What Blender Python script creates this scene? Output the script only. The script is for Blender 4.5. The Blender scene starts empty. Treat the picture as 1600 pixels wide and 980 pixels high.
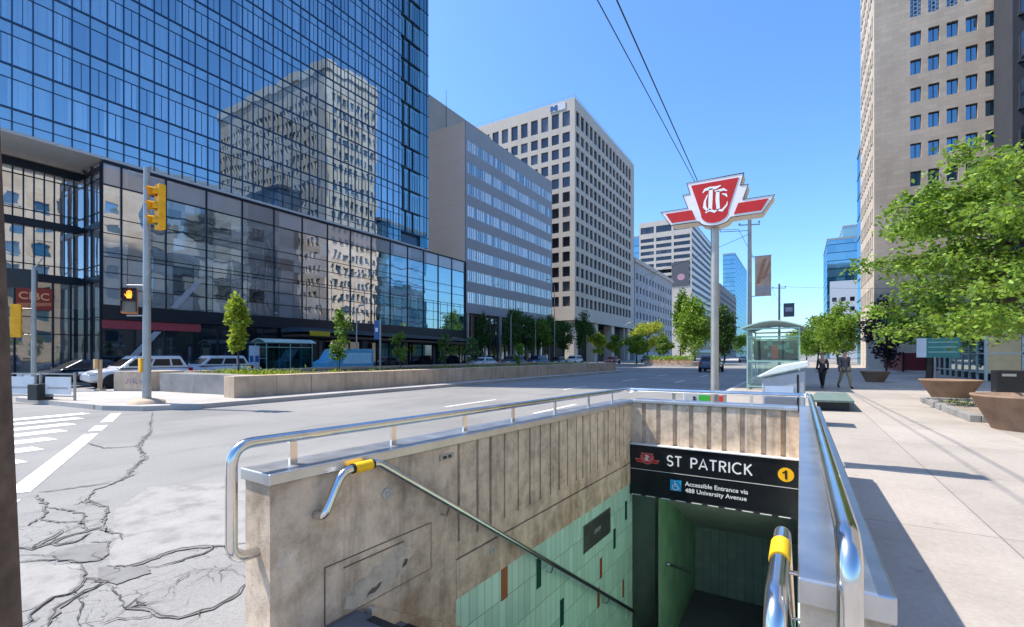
import bpy, bmesh, math, random
import numpy as np
from mathutils import Vector, Matrix

random.seed(7)
RNG = np.random.default_rng(11)
PI = math.pi
scene = bpy.context.scene
COL = scene.collection
V = Vector

# ------------------------------------------------------------------ objects
def tag(o, label=None, cat=None, group=None, kind=None):
    if label: o["label"] = label
    if cat: o["category"] = cat
    if group: o["group"] = group
    if kind: o["kind"] = kind
    return o

def thing(name, loc, label, cat, group=None, rz=0.0):
    o = bpy.data.objects.new(name, None)
    COL.objects.link(o)
    o.location = loc
    o.rotation_euler = (0, 0, rz)
    o.empty_display_size = 0.2
    return tag(o, label, cat, group)

def copy_tree(o, parent=None):
    c = o.copy()
    COL.objects.link(c)
    if parent: c.parent = parent
    for ch in list(o.children):
        copy_tree(ch, c)
    return c

class MB:
    """collects polygons; build() links them as ONE mesh object"""
    def __init__(s):
        s.v = []; s.f = []; s.m = []; s.mi = 0; s.sm = []; s.smooth = False
    def add(s, vs, fs):
        b = len(s.v)
        s.v += [tuple(p) for p in vs]
        for f in fs:
            s.f.append(tuple(b + i for i in f)); s.m.append(s.mi); s.sm.append(s.smooth)
        return s
    def mat(s, i):
        s.mi = i; return s
    def box(s, x0, x1, y0, y1, z0, z1):
        vs = [(x0,y0,z0),(x1,y0,z0),(x1,y1,z0),(x0,y1,z0),(x0,y0,z1),(x1,y0,z1),(x1,y1,z1),(x0,y1,z1)]
        return s.add(vs, [(0,3,2,1),(4,5,6,7),(0,1,5,4),(1,2,6,5),(2,3,7,6),(3,0,4,7)])
    def obox(s, O, U, N, u0, u1, n0, n1, z0, z1):
        """box in a frame: origin O, horizontal unit U, outward normal N"""
        def p(u, n, z): return (O[0]+U[0]*u+N[0]*n, O[1]+U[1]*u+N[1]*n, O[2]+z)
        vs = [p(u0,n0,z0),p(u1,n0,z0),p(u1,n1,z0),p(u0,n1,z0),p(u0,n0,z1),p(u1,n0,z1),p(u1,n1,z1),p(u0,n1,z1)]
        return s.add(vs, [(0,3,2,1),(4,5,6,7),(0,1,5,4),(1,2,6,5),(2,3,7,6),(3,0,4,7)])
    def quad(s, a, b, c, d):
        return s.add([a,b,c,d], [(0,1,2,3)])
    def oquad(s, O, U, N, u0, u1, n, z0, z1):
        def p(u, z): return (O[0]+U[0]*u+N[0]*n, O[1]+U[1]*u+N[1]*n, O[2]+z)
        return s.add([p(u0,z0),p(u1,z0),p(u1,z1),p(u0,z1)], [(0,1,2,3)])
    def prism(s, poly, O, A, B, D):
        """poly (a,b) in the plane of unit vectors A,B at O, extruded by vector D"""
        O, A, B, D = V(O), V(A), V(B), V(D)
        n = len(poly)
        f = [O + A*a + B*b for a, b in poly]
        k = [p + D for p in f]
        fs = [tuple(range(n)), tuple(range(2*n-1, n-1, -1))]
        fs += [(i, n+i, n+(i+1) % n, (i+1) % n) for i in range(n)]
        return s.add(f + k, fs)
    def tube(s, pts, r, n=10, caps=True, r_end=None):
        pts = [V(p) for p in pts]
        m = len(pts)
        rs = r if isinstance(r, (list, tuple)) else [r + ((r_end - r) * i / (m-1) if r_end is not None else 0) for i in range(m)]
        vs, fs = [], []
        up = None
        for i, p in enumerate(pts):
            if i == 0: d = pts[1] - p
            elif i == m-1: d = p - pts[-2]
            else: d = (pts[i+1]-p).normalized() + (p-pts[i-1]).normalized()
            d.normalize()
            if up is None:
                up = V((0,0,1)) if abs(d.z) < .9 else V((1,0,0))
            a = d.cross(up)
            if a.length < 1e-5: a = d.cross(V((0,1,0)))
            a.normalize(); b = a.cross(d).normalized(); up = b
            for k in range(n):
                t = 2*PI*k/n
                vs.append(p + (a*math.cos(t) + b*math.sin(t))*rs[i])
        for i in range(m-1):
            for k in range(n):
                k2 = (k+1) % n
                fs.append((i*n+k, i*n+k2, (i+1)*n+k2, (i+1)*n+k))
        o = s.smooth; s.smooth = True
        s.add(vs, fs)
        s.smooth = o
        if caps:
            s.add(vs[:n], [tuple(range(n-1,-1,-1))]); s.add(vs[-n:], [tuple(range(n))])
        return s
    def lathe(s, prof, c, n=24, axis='z'):
        vs, fs = [], []
        for r, z in prof:
            for k in range(n):
                t = 2*PI*k/n
                q = (r*math.cos(t), r*math.sin(t), z)
                if axis == 'x': q = (z, q[0], q[1])
                if axis == 'y': q = (q[0], z, q[1])
                vs.append((c[0]+q[0], c[1]+q[1], c[2]+q[2]))
        m = len(prof)
        for i in range(m-1):
            for k in range(n):
                k2 = (k+1) % n
                fs.append((i*n+k, i*n+k2, (i+1)*n+k2, (i+1)*n+k))
        o = s.smooth; s.smooth = True
        s.add(vs, fs); s.smooth = o
        if prof[0][0] > 1e-4: s.add(vs[:n], [tuple(range(n-1,-1,-1))])
        if prof[-1][0] > 1e-4: s.add(vs[-n:], [tuple(range(n))])
        return s
    def xform(s, M):
        s.v = [tuple(M @ V(p)) for p in s.v]; return s
    def build(s, name, mats, parent=None, world=False, bevel=0, fix=True):
        me = bpy.data.meshes.new(name)
        v = s.v
        if world and parent:
            r = parent
            while r.parent: r = r.parent
            L = r.location
            v = [(a-L.x, b-L.y, c-L.z) for a, b, c in v]
        me.from_pydata(v, [], s.f)
        if not isinstance(mats, (list, tuple)): mats = [mats]
        for m in mats: me.materials.append(m)
        me.polygons.foreach_set("material_index", s.m)
        me.polygons.foreach_set("use_smooth", s.sm)
        if fix:
            bm = bmesh.new(); bm.from_mesh(me)
            bmesh.ops.recalc_face_normals(bm, faces=bm.faces)
            bm.to_mesh(me); bm.free()
        me.update()
        o = bpy.data.objects.new(name, me)
        COL.objects.link(o)
        if parent: o.parent = parent
        if bevel:
            b = o.modifiers.new("bevel", 'BEVEL'); b.width = bevel; b.segments = 2
            b.limit_method = 'ANGLE'; b.angle_limit = math.radians(40)
        return o

def fillet(pts, r, n=6):
    """round the inner corners of a 3-D polyline"""
    pts = [V(p) for p in pts]
    out = [pts[0]]
    for i in range(1, len(pts)-1):
        p, a, b = pts[i], pts[i-1], pts[i+1]
        rr = r[i-1] if isinstance(r, (list, tuple)) else r
        da, db = (a-p).normalized(), (b-p).normalized()
        ang = da.angle(db)
        d = min(rr/math.tan(ang/2), (a-p).length*.49, (b-p).length*.49)
        p0, p1 = p+da*d, p+db*d
        for k in range(n+1):
            t = k/n
            out.append(p0*(1-t)**2 + p*2*t*(1-t) + p1*t*t)
    out.append(pts[-1])
    return out

def text_geo(mb, txt, size, O, A, B, D, align='LEFT', bold=0.0, space=1.0):
    """lettering as flat solid shapes in the plane A,B at O, raised by vector D"""
    cu = bpy.data.curves.new("lettering", 'FONT')
    cu.body = txt; cu.size = size; cu.align_x = align; cu.offset = bold; cu.space_character = space
    cu.resolution_u = 3
    o = bpy.data.objects.new("lettering", cu)
    COL.objects.link(o)
    dg = bpy.context.evaluated_depsgraph_get()
    me = bpy.data.meshes.new_from_object(o.evaluated_get(dg))
    O, A, B, D = V(O), V(A), V(B), V(D)
    mb.add([O + A*v.co.x + B*v.co.y + D for v in me.vertices], [tuple(p.vertices) for p in me.polygons])
    bpy.data.objects.remove(o); bpy.data.curves.remove(cu); bpy.data.meshes.remove(me)

def stroke(mb, pts, w, O, A, B, D):
    """flat pen stroke along (a,b) points with width w (number or list)"""
    O, A, B, D = V(O), V(A), V(B), V(D)
    n = len(pts); L = []; R = []
    for i in range(n):
        a = pts[max(0, i-1)]; b = pts[min(n-1, i+1)]
        dx, dy = b[0]-a[0], b[1]-a[1]; l = math.hypot(dx, dy) or 1
        ww = (w[i] if isinstance(w, (list, tuple)) else w)/2
        L.append((pts[i][0]-dy/l*ww, pts[i][1]+dx/l*ww)); R.append((pts[i][0]+dy/l*ww, pts[i][1]-dx/l*ww))
    vs = [O+A*a+B*b+D for a, b in L+R]
    mb.add(vs, [(i, i+1, n+i+1, n+i) for i in range(n-1)])

def arc(cx, cy, rx, ry, a0, a1, n=14):
    return [(cx+rx*math.cos(math.radians(a0+(a1-a0)*i/n)), cy+ry*math.sin(math.radians(a0+(a1-a0)*i/n))) for i in range(n+1)]

# ------------------------------------------------------------------ materials
class NT:
    def __init__(s, name):
        s.m = bpy.data.materials.new(name); s.m.use_nodes = True
        s.t = s.m.node_tree; s.t.nodes.clear()
        s.out = s.n('ShaderNodeOutputMaterial')
    def n(s, typ, **kw):
        x = s.t.nodes.new(typ)
        for k, v in kw.items(): setattr(x, k, v)
        return x
    def l(s, a, b):
        s.t.links.new(a, b)
    def noise(s, vec, scale, detail=4, rough=.55):
        x = s.n('ShaderNodeTexNoise'); x.inputs['Scale'].default_value = scale
        x.inputs['Detail'].default_value = detail; x.inputs['Roughness'].default_value = rough
        if vec is not None: s.l(vec, x.inputs['Vector'])
        return x
    def ramp(s, fac, stops):
        x = s.n('ShaderNodeValToRGB'); s.l(fac, x.inputs['Fac'])
        e = x.color_ramp.elements
        while len(e) < len(stops): e.new(.5)
        for i, (p, c) in enumerate(stops):
            e[i].position = p; e[i].color = tuple(c) + (1,) if len(c) == 3 else c
        return x.outputs['Color']
    def mix(s, fac, a, b, blend='MIX'):
        x = s.n('ShaderNodeMix', data_type='RGBA', blend_type=blend)
        for sock, val in ((x.inputs[0], fac), (x.inputs[6], a), (x.inputs[7], b)):
            if hasattr(val, 'is_output'): s.l(val, sock)
            else: sock.default_value = val if not isinstance(val, tuple) else (tuple(val) + (1,) if len(val) == 3 else val)
        return x.outputs[2]
    def math(s, op, a, b=None, c=None):
        x = s.n('ShaderNodeMath', operation=op)
        for i, val in enumerate((a, b, c)):
            if val is None: continue
            if hasattr(val, 'is_output'): s.l(val, x.inputs[i])
            else: x.inputs[i].default_value = val
        return x.outputs[0]
    def pos(s):
        return s.n('ShaderNodeNewGeometry').outputs['Position']
    def obj(s):
        return s.n('ShaderNodeTexCoord').outputs['Object']
    def sep(s, v):
        x = s.n('ShaderNodeSeparateXYZ'); s.l(v, x.inputs[0]); return x.outputs
    def comb(s, x=0, y=0, z=0):
        c = s.n('ShaderNodeCombineXYZ')
        for i, val in enumerate((x, y, z)):
            if hasattr(val, 'is_output'): s.l(val, c.inputs[i])
            else: c.inputs[i].default_value = val
        return c.outputs[0]
    def scale(s, v, xyz):
        x = s.n('ShaderNodeVectorMath', operation='MULTIPLY'); s.l(v, x.inputs[0]); x.inputs[1].default_value = xyz
        return x.outputs[0]
    def white(s, v):
        x = s.n('ShaderNodeTexWhiteNoise', noise_dimensions='3D'); s.l(v, x.inputs['Vector']); return x.outputs
    def principled(s, color=None, rough=.6, metal=0., spec=.5, bump=None, bstr=.3, bdist=.01):
        p = s.n('ShaderNodeBsdfPrincipled')
        if color is not None:
            if hasattr(color, 'is_output'): s.l(color, p.inputs['Base Color'])
            else: p.inputs['Base Color'].default_value = tuple(color) + (1,)
        if hasattr(rough, 'is_output'): s.l(rough, p.inputs['Roughness'])
        else: p.inputs['Roughness'].default_value = rough
        p.inputs['Metallic'].default_value = metal
        p.inputs['Specular IOR Level'].default_value = spec
        if bump is not None:
            b = s.n('ShaderNodeBump'); b.inputs['Strength'].default_value = bstr; b.inputs['Distance'].default_value = bdist
            s.l(bump, b.inputs['Height']); s.l(b.outputs[0], p.inputs['Normal'])
        return p
    def done(s, sh):
        s.l(sh.outputs[0] if hasattr(sh, 'outputs') else sh, s.out.inputs['Surface'])
        return s.m

def sc(c, k): return tuple(min(1, x*k) for x in c)

def paint(name, c, rough=.5, metal=0., var=.12, scale=3., bump=0.02, spec=.4):
    """painted or solid surface with faint wear"""
    t = NT(name); p = t.obj()
    n = t.noise(p, scale, 5).outputs['Fac']
    col = t.ramp(n, [(.3, sc(c, 1-var)), (.7, sc(c, 1+var*.6))])
    rg = t.math('ADD', t.math('MULTIPLY', n, .2), rough-.1)
    return t.done(t.principled(col, rg, metal, spec, t.noise(p, scale*12, 3).outputs['Fac'], bump, .005))

def concrete(name, c, scale=1.2, stain=(.5,.45,.38), amt=.35, bump=.35, streak=.0):
    t = NT(name); p = t.pos()
    n1 = t.noise(p, scale, 8, .62).outputs['Fac']
    n2 = t.noise(p, scale*14, 5, .6).outputs['Fac']
    n3 = t.noise(t.scale(p, (1,1,.18)), scale*3.5, 5, .6).outputs['Fac']
    col = t.ramp(n1, [(.25, sc(c, 1-amt)), (.5, c), (.78, sc(c, 1+amt*.45))])
    if streak:
        col = t.mix(t.ramp(n3, [(.45, (0,0,0)), (.72, (streak,)*3)]), col, sc(c, .45))
    col = t.mix(t.math('MULTIPLY', t.ramp(n2, [(.5, (0,0,0)), (.75, (1,1,1))]), .22), col, sc(c, .6))
    pits = t.n('ShaderNodeTexVoronoi'); t.l(p, pits.inputs['Vector']); pits.inputs['Scale'].default_value = scale*22
    h = t.math('ADD', n2, t.math('MULTIPLY', t.math('SMOOTH_MIN', pits.outputs['Distance'], .25, .1), .8))
    return t.done(t.principled(col, .86, 0, .25, h, bump, .006))

def steel(name, c=(.62,.62,.62), rough=.2, scratch=True):
    t = NT(name); p = t.obj()
    n = t.noise(p, 6, 6).outputs['Fac']
    f = t.noise(t.scale(p, (1,1,1)), 60, 3).outputs['Fac']
    r = t.math('ADD', t.math('MULTIPLY', n, .16), rough-.06)
    col = t.ramp(n, [(.3, sc(c,.86)), (.7, sc(c,1.08))])
    return t.done(t.principled(col, r, 1.0, .5, f if scratch else None, .03, .001))

def plain(name, c, rough=.5, metal=0., spec=.4):
    t = NT(name); return t.done(t.principled(c, rough, metal, spec))

def emit(name, c, s):
    t = NT(name); e = t.n('ShaderNodeEmission'); e.inputs[0].default_value = tuple(c)+(1,); e.inputs[1].default_value = s
    return t.done(e)

def foliage(name, a, b, trans=.35):
    t = NT(name)
    r = t.n('ShaderNodeNewGeometry').outputs['Random Per Island']
    n = t.noise(t.obj(), .9, 2).outputs['Fac']
    col = t.ramp(t.math('ADD', t.math('MULTIPLY', r, .65), t.math('MULTIPLY', n, .35)), [(.1, a), (.8, b)])
    d = t.n('ShaderNodeBsdfPrincipled'); t.l(col, d.inputs['Base Color']); d.inputs['Roughness'].default_value = .5
    d.inputs['Specular IOR Level'].default_value = .3
    tr = t.n('ShaderNodeBsdfTranslucent'); t.l(t.mix(.5, col, (b[0]*1.3, b[1]*1.25, b[2]*.6)), tr.inputs[0])
    m = t.n('ShaderNodeMixShader'); m.inputs[0].default_value = trans
    t.l(d.outputs[0], m.inputs[1]); t.l(tr.outputs[0], m.inputs[2])
    return t.done(m)

def curtain_glass(name, tint, dark, blind, cell=(.95, 2.75), z0=15.75, refl=.62, frac=.35, stripes=True, wob=.004, rough=.015, horiz='y'):
    """coated glass: tinted mirror over an interior that changes from pane to pane"""
    t = NT(name); p = t.pos(); x, y, z = t.sep(p)
    h = t.math('ADD', x, y) if horiz == 'xy' else y
    cu = t.math('FLOOR', t.math('DIVIDE', h, cell[0])); cv = t.math('FLOOR', t.math('DIVIDE', t.math('SUBTRACT', z, z0), cell[1]))
    w = t.white(t.comb(cu, cv, 3.3))
    grp = t.white(t.comb(t.math('FLOOR', t.math('DIVIDE', cu, 3.0)), cv, 9.1))
    fac = t.math('ADD', t.math('MULTIPLY', w['Value'], .55), t.math('MULTIPLY', grp['Value'], .45))
    inner = t.ramp(fac, [(frac-.02, dark), (frac+.02, sc(dark, 2.2)), (frac+.14, sc(blind,.6)), (1, blind)])
    if stripes:
        fr = t.math('FRACT', t.math('MULTIPLY', h, 2.1/cell[0]))
        inner = t.mix(t.math('MULTIPLY', t.math('GREATER_THAN', fr, .82), .5), inner, dark)
    dn = t.n('ShaderNodeBsdfDiffuse'); t.l(inner, dn.inputs[0])
    gl = t.n('ShaderNodeBsdfGlossy'); gl.inputs['Color'].default_value = tuple(tint)+(1,); gl.inputs['Roughness'].default_value = rough
    # each pane sits a hair out of plane and bows a little
    nz = t.noise(p, .55, 2).outputs['Color']
    tilt = t.n('ShaderNodeVectorMath', operation='SUBTRACT'); t.l(w['Color'], tilt.inputs[0]); tilt.inputs[1].default_value = (.5,.5,.5)
    t2 = t.n('ShaderNodeVectorMath', operation='SUBTRACT'); t.l(nz, t2.inputs[0]); t2.inputs[1].default_value = (.5,.5,.5)
    a = t.n('ShaderNodeVectorMath', operation='SCALE'); t.l(tilt.outputs[0], a.inputs[0]); a.inputs['Scale'].default_value = wob
    b = t.n('ShaderNodeVectorMath', operation='SCALE'); t.l(t2.outputs[0], b.inputs[0]); b.inputs['Scale'].default_value = wob*4
    g = t.n('ShaderNodeNewGeometry')
    s1 = t.n('ShaderNodeVectorMath', operation='ADD'); t.l(g.outputs['Normal'], s1.inputs[0]); t.l(a.outputs[0], s1.inputs[1])
    s2 = t.n('ShaderNodeVectorMath', operation='ADD'); t.l(s1.outputs[0], s2.inputs[0]); t.l(b.outputs[0], s2.inputs[1])
    nn = t.n('ShaderNodeVectorMath', operation='NORMALIZE'); t.l(s2.outputs[0], nn.inputs[0])
    t.l(nn.outputs[0], gl.inputs['Normal'])
    lw = t.n('ShaderNodeLayerWeight'); lw.inputs[0].default_value = .25
    f = t.math('ADD', refl*.82, t.math('MULTIPLY', lw.outputs['Facing'], .25))
    f = t.math('SUBTRACT', f, t.math('MULTIPLY', t.math('LESS_THAN', fac, frac), .0))
    m = t.n('ShaderNodeMixShader'); t.l(f, m.inputs[0]); t.l(dn.outputs[0], m.inputs[1]); t.l(gl.outputs[0], m.inputs[2])
    return t.done(m)

def window_glass(name, dark=(.012,.014,.018), blind=(.35,.33,.3), frac=.7, refl=.22, tint=(.8,.85,.95), edge=.45):
    """office window: dark room or drawn blind, chosen for each object or pane, under a reflection"""
    t = NT(name)
    g = t.n('ShaderNodeNewGeometry')
    oi = t.n('ShaderNodeObjectInfo')
    r = t.math('FRACT', t.math('ADD', t.math('MULTIPLY', oi.outputs['Random'], 7.31), g.outputs['Random Per Island']))
    inner = t.ramp(r, [(0, dark), (frac, sc(dark, 2.5)), (min(.98, frac+.03), sc(blind, .5)), (1, blind)])
    d = t.n('ShaderNodeBsdfDiffuse'); t.l(inner, d.inputs[0])
    gl = t.n('ShaderNodeBsdfGlossy'); gl.inputs['Color'].default_value = tuple(tint)+(1,); gl.inputs['Roughness'].default_value = .03
    lw = t.n('ShaderNodeLayerWeight'); lw.inputs[0].default_value = .3
    f = t.math('ADD', refl, t.math('MULTIPLY', lw.outputs['Facing'], edge))
    m = t.n('ShaderNodeMixShader'); t.l(f, m.inputs[0]); t.l(d.outputs[0], m.inputs[1]); t.l(gl.outputs[0], m.inputs[2])
    return t.done(m)

def clear_glass(name, c=(.75,.95,.9), a=.3, rough=.03):
    t = NT(name)
    tr = t.n('ShaderNodeBsdfTransparent'); tr.inputs[0].default_value = tuple(c)+(1,)
    gl = t.n('ShaderNodeBsdfGlossy'); gl.inputs['Color'].default_value = (.9,.97,.97,1); gl.inputs['Roughness'].default_value = rough
    lw = t.n('ShaderNodeLayerWeight'); lw.inputs[0].default_value = .2
    f = t.math('ADD', a*.4, t.math('MULTIPLY', lw.outputs['Facing'], a*1.6))
    m = t.n('ShaderNodeMixShader'); t.l(f, m.inputs[0]); t.l(tr.outputs[0], m.inputs[1]); t.l(gl.outputs[0], m.inputs[2])
    return t.done(m)

def masonry(name, c, bw=.9, bh=.42, var=.22, mortar=.75):
    """coursed stone facing in world units on walls of either direction"""
    t = NT(name); p = t.pos(); x, y, z = t.sep(p)
    v = t.comb(t.math('ADD', x, y), z, 0)
    b = t.n('ShaderNodeTexBrick'); t.l(v, b.inputs['Vector'])
    b.inputs['Scale'].default_value = 1; b.inputs['Brick Width'].default_value = bw; b.inputs['Row Height'].default_value = bh
    b.inputs['Mortar Size'].default_value = .012; b.inputs['Color1'].default_value = tuple(sc(c, 1+var*.4))+(1,)
    b.inputs['Color2'].default_value = tuple(sc(c, 1-var))+(1,); b.inputs['Mortar'].default_value = tuple(sc(c, mortar))+(1,)
    n = t.noise(t.scale(p, (.35,.35,.12)), 1, 6).outputs['Fac']
    col = t.mix(.7, b.outputs['Color'], t.ramp(n, [(.3, (.72,.7,.66)), (.7, (1.0,1.0,1.0))]), 'MULTIPLY')
    return t.done(t.principled(col, .85, 0, .25, t.noise(p, 8, 4).outputs['Fac'], .15, .01))
# ------------------------------------------------------------------ camera, sky, sun
cam_d = bpy.data.cameras.new("camera"); cam = bpy.data.objects.new("camera", cam_d); COL.objects.link(cam)
cam.location = (0, 0, 1.7); cam.rotation_euler = (PI/2, 0, math.atan(450/735))
cam_d.sensor_width = 36; cam_d.lens = 36*735/1600; cam_d.shift_y = 65/1600; cam_d.clip_start = .02; cam_d.clip_end = 6000
scene.camera = cam

TO_SUN = V((-1, -.34, 1.6)).normalized()
w = bpy.data.worlds.new("World"); scene.world = w; w.use_nodes = True
nt = w.node_tree; bg = nt.nodes['Background']
sky = nt.nodes.new('ShaderNodeTexSky'); sky.sky_type = 'NISHITA'; sky.sun_disc = False
sky.sun_elevation = math.asin(TO_SUN.z); sky.sun_rotation = math.atan2(TO_SUN.x, TO_SUN.y)
sky.altitude = 100; sky.air_density = 1.0; sky.dust_density = 1.3; sky.ozone_density = 3.0
hs = nt.nodes.new('ShaderNodeHueSaturation'); hs.inputs['Saturation'].default_value = 1.12
tn = nt.nodes.new('ShaderNodeMix'); tn.data_type = 'RGBA'; tn.blend_type = 'MULTIPLY'; tn.inputs[0].default_value = 1; tn.inputs[7].default_value = (.66, .83, .97, 1)
nt.links.new(sky.outputs[0], hs.inputs['Color']); nt.links.new(hs.outputs[0], tn.inputs[6]); nt.links.new(tn.outputs[2], bg.inputs[0]); bg.inputs[1].default_value = .115
sd = bpy.data.lights.new("sun", 'SUN'); so = bpy.data.objects.new("sun", sd); COL.objects.link(so)
sd.energy = 2.6; sd.angle = math.radians(.5); sd.color = (1, .92, .80)
so.rotation_euler = (-TO_SUN).to_track_quat('-Z', 'Y').to_euler()
vs = scene.view_settings
scene.display_settings.display_device = 'sRGB'; vs.view_transform = 'Standard'; vs.look = 'None'; vs.gamma = 1; vs.use_curve_mapping = False
vs.exposure = 1.5
cy = scene.cycles
cy.max_bounces = 7; cy.diffuse_bounces = 4; cy.glossy_bounces = 4; cy.transparent_max_bounces = 12; cy.transmission_bounces = 4
cy.caustics_reflective = False; cy.caustics_refractive = False
cy.use_denoising = True
try: cy.denoiser = 'OPENIMAGEDENOISE'
except Exception: pass
cy.sample_clamp_indirect = 6

# ------------------------------------------------------------------ shared materials
M = {}
M['steel'] = steel('brushed_stainless', (.66,.66,.66), .16)
M['coping'] = steel('coping_stainless', (.56,.57,.59), .40, False)
M['galv'] = paint('galvanised_steel', (.36,.37,.37), .45, .55, .2, 2)
M['dark_metal'] = paint('dark_metal', (.03,.032,.035), .45, .3, .2, 3)
M['black'] = paint('black_paint', (.012,.012,.014), .4, 0, .2, 3)
M['white'] = paint('white_paint', (.75,.75,.74), .5, 0, .08, 2)
M['yellow'] = paint('signal_yellow', (.85,.42,.012), .4, 0, .15, 4)
M['grip_yellow'] = paint('yellow_tape', (.95,.55,.01), .45, 0, .1, 20)
def stained_wall():
    t = NT('stained_concrete'); p = t.pos()
    c = (.70,.555,.415)
    a = t.noise(p, 1.7, 8, .68).outputs['Fac']; b = t.noise(p, 7.5, 7, .65).outputs['Fac']; g = t.noise(p, 70, 4, .7).outputs['Fac']
    st = t.noise(t.scale(p, (5,5,.55)), 1.6, 6, .62).outputs['Fac']
    col = t.ramp(a, [(.28, sc(c,.62)), (.48, sc(c,.97)), (.70, sc(c,1.15))])
    col = t.mix(.6, col, t.ramp(b, [(.36, (.55,.52,.49)), (.56, (1.06,1.06,1.05))]), 'MULTIPLY')
    col = t.mix(t.math('MULTIPLY', t.ramp(st, [(.52,(0,0,0)),(.68,(1,1,1))]), .5), col, (.22,.17,.125))
    rust = t.noise(t.scale(p, (1,1,.5)), 2.6, 6, .6).outputs['Fac']
    x, y, z = t.sep(p)
    low = t.ramp(z, [(.0, (1,1,1)), (.32, (.15,.15,.15))])
    col = t.mix(t.math('MULTIPLY', t.math('MULTIPLY', t.ramp(rust, [(.5,(0,0,0)),(.63,(1,1,1))]), low), .6), col, (.27,.16,.08))
    pale = t.noise(p, 4.3, 7, .7).outputs['Fac']
    col = t.mix(t.math('MULTIPLY', t.ramp(pale, [(.6,(0,0,0)),(.7,(1,1,1))]), .4), col, (.74,.69,.62))
    v = t.n('ShaderNodeTexVoronoi'); v.inputs['Scale'].default_value = 34; t.l(p, v.inputs['Vector'])
    pit = t.ramp(v.outputs['Distance'], [(.0,(1,1,1)),(.17,(0,0,0))])
    sel = t.ramp(t.noise(p, 9, 2).outputs['Fac'], [(.52,(0,0,0)),(.6,(1,1,1))])
    pit = t.math('MULTIPLY', pit, sel)
    col = t.mix(t.math('MULTIPLY', pit, .7), col, (.09,.075,.06))
    h = t.math('SUBTRACT', t.math('ADD', t.math('MULTIPLY', b, .8), t.math('MULTIPLY', g, .5)), t.math('MULTIPLY', pit, .9))
    return t.done(t.principled(col, .88, 0, .25, h, .65, .008))
M['conc_wall'] = stained_wall()
M['conc_light'] = concrete('light_concrete', (.46,.42,.37), 1.1, amt=.28, bump=.3)
M['conc_median'] = concrete('weathered_granite', (.54,.42,.31), .9, amt=.34, bump=.4, streak=.45)
M['conc_grey'] = concrete('grey_concrete', (.27,.265,.26), 1.3, amt=.4, bump=.4, streak=.3)
M['stone_trim'] = concrete('precast_trim', (.57,.51,.44), .25, amt=.14, bump=.05)
M['bark'] = paint('bark', (.085,.065,.05), .9, 0, .5, 7, .6)
M['tyre'] = paint('tyre_rubber', (.018,.018,.018), .8, 0, .2, 5)
M['rim'] = plain('alloy_rim', (.5,.5,.52), .3, .9)
M['car_glass'] = plain('car_glass', (.012,.014,.016), .12, 0, .35)
M['lamp_red'] = plain('tail_lamp', (.35,.012,.01), .2)
M['lamp_clear'] = plain('head_lamp', (.7,.72,.75), .1)
M['skin'] = paint('skin', (.42,.25,.18), .5, 0, .1, 8)
M['hair'] = paint('dark_hair', (.03,.02,.015), .6, 0, .3, 10)

# ------------------------------------------------------------------ ground, road, pavements
def road_mat():
    t = NT('worn_asphalt'); p = t.pos()
    big = t.noise(p, .16, 6, .6).outputs['Fac']
    lane = t.noise(t.scale(p, (1.1,.05,1)), 1.0, 4).outputs['Fac']
    fine = t.noise(p, 26, 6, .75).outputs['Fac']
    grit = t.noise(p, 75, 3, .7).outputs['Fac']
    col = t.ramp(big, [(.3, (.225,.222,.216)), (.5, (.30,.293,.282)), (.75, (.365,.353,.335))])
    col = t.mix(.55, col, t.ramp(lane, [(.3, (.80,.81,.84)), (.7, (1.0,1.0,1.0))]), 'MULTIPLY')
    col = t.mix(.5, col, t.ramp(fine, [(.3, (.55,.55,.55)), (.7, (1.05,1.05,1.05))]), 'MULTIPLY')
    st_ = t.noise(t.scale(p, (1,.35,1)), .9, 6, .65).outputs['Fac']
    col = t.mix(t.math('MULTIPLY', t.ramp(st_, [(.52,(0,0,0)),(.68,(1,1,1))]), .38), col, (.15,.148,.145))
    col = t.mix(t.math('MULTIPLY', t.ramp(grit, [(.52, (0,0,0)), (.64, (1,1,1))]), .45), col, (.13,.13,.132))
    # hairline crazing where the surface has failed, near the corner
    v = t.n('ShaderNodeTexVoronoi', feature='DISTANCE_TO_EDGE'); v.inputs['Scale'].default_value = 5.2
    wq = t.n('ShaderNodeVectorMath', operation='ADD'); t.l(p, wq.inputs[0])
    ws = t.scale(t.noise(p, 2.2, 5).outputs['Color'], (.55,.55,0)); t.l(ws, wq.inputs[1]); t.l(wq.outputs[0], v.inputs['Vector'])
    x, y, z = t.sep(p)
    d = t.n('ShaderNodeVectorMath', operation='DISTANCE'); t.l(p, d.inputs[0]); d.inputs[1].default_value = (-5.1, 1.1, 0)
    area = t.math('ADD', t.math('MULTIPLY', d.outputs['Value'], .42), t.math('MULTIPLY', big, .55))
    mask = t.ramp(area, [(.95, (1,1,1)), (1.35, (0,0,0))])
    cr = t.math('MULTIPLY', t.ramp(v.outputs['Distance'], [(.0, (1,1,1)), (.03, (0,0,0))]), mask)
    brk = t.ramp(t.noise(p, 5, 3).outputs['Fac'], [(.42, (0,0,0)), (.56, (1,1,1))])
    col = t.mix(t.math('MULTIPLY', t.math('MULTIPLY', cr, brk), .75), col, (.05,.05,.05))
    h = t.math('SUBTRACT', t.math('ADD', fine, t.math('MULTIPLY', grit, .6)), t.math('MULTIPLY', t.math('MULTIPLY', cr, brk), 2))
    return t.done(t.principled(col, .82, 0, .3, h, .5, .006))

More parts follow.
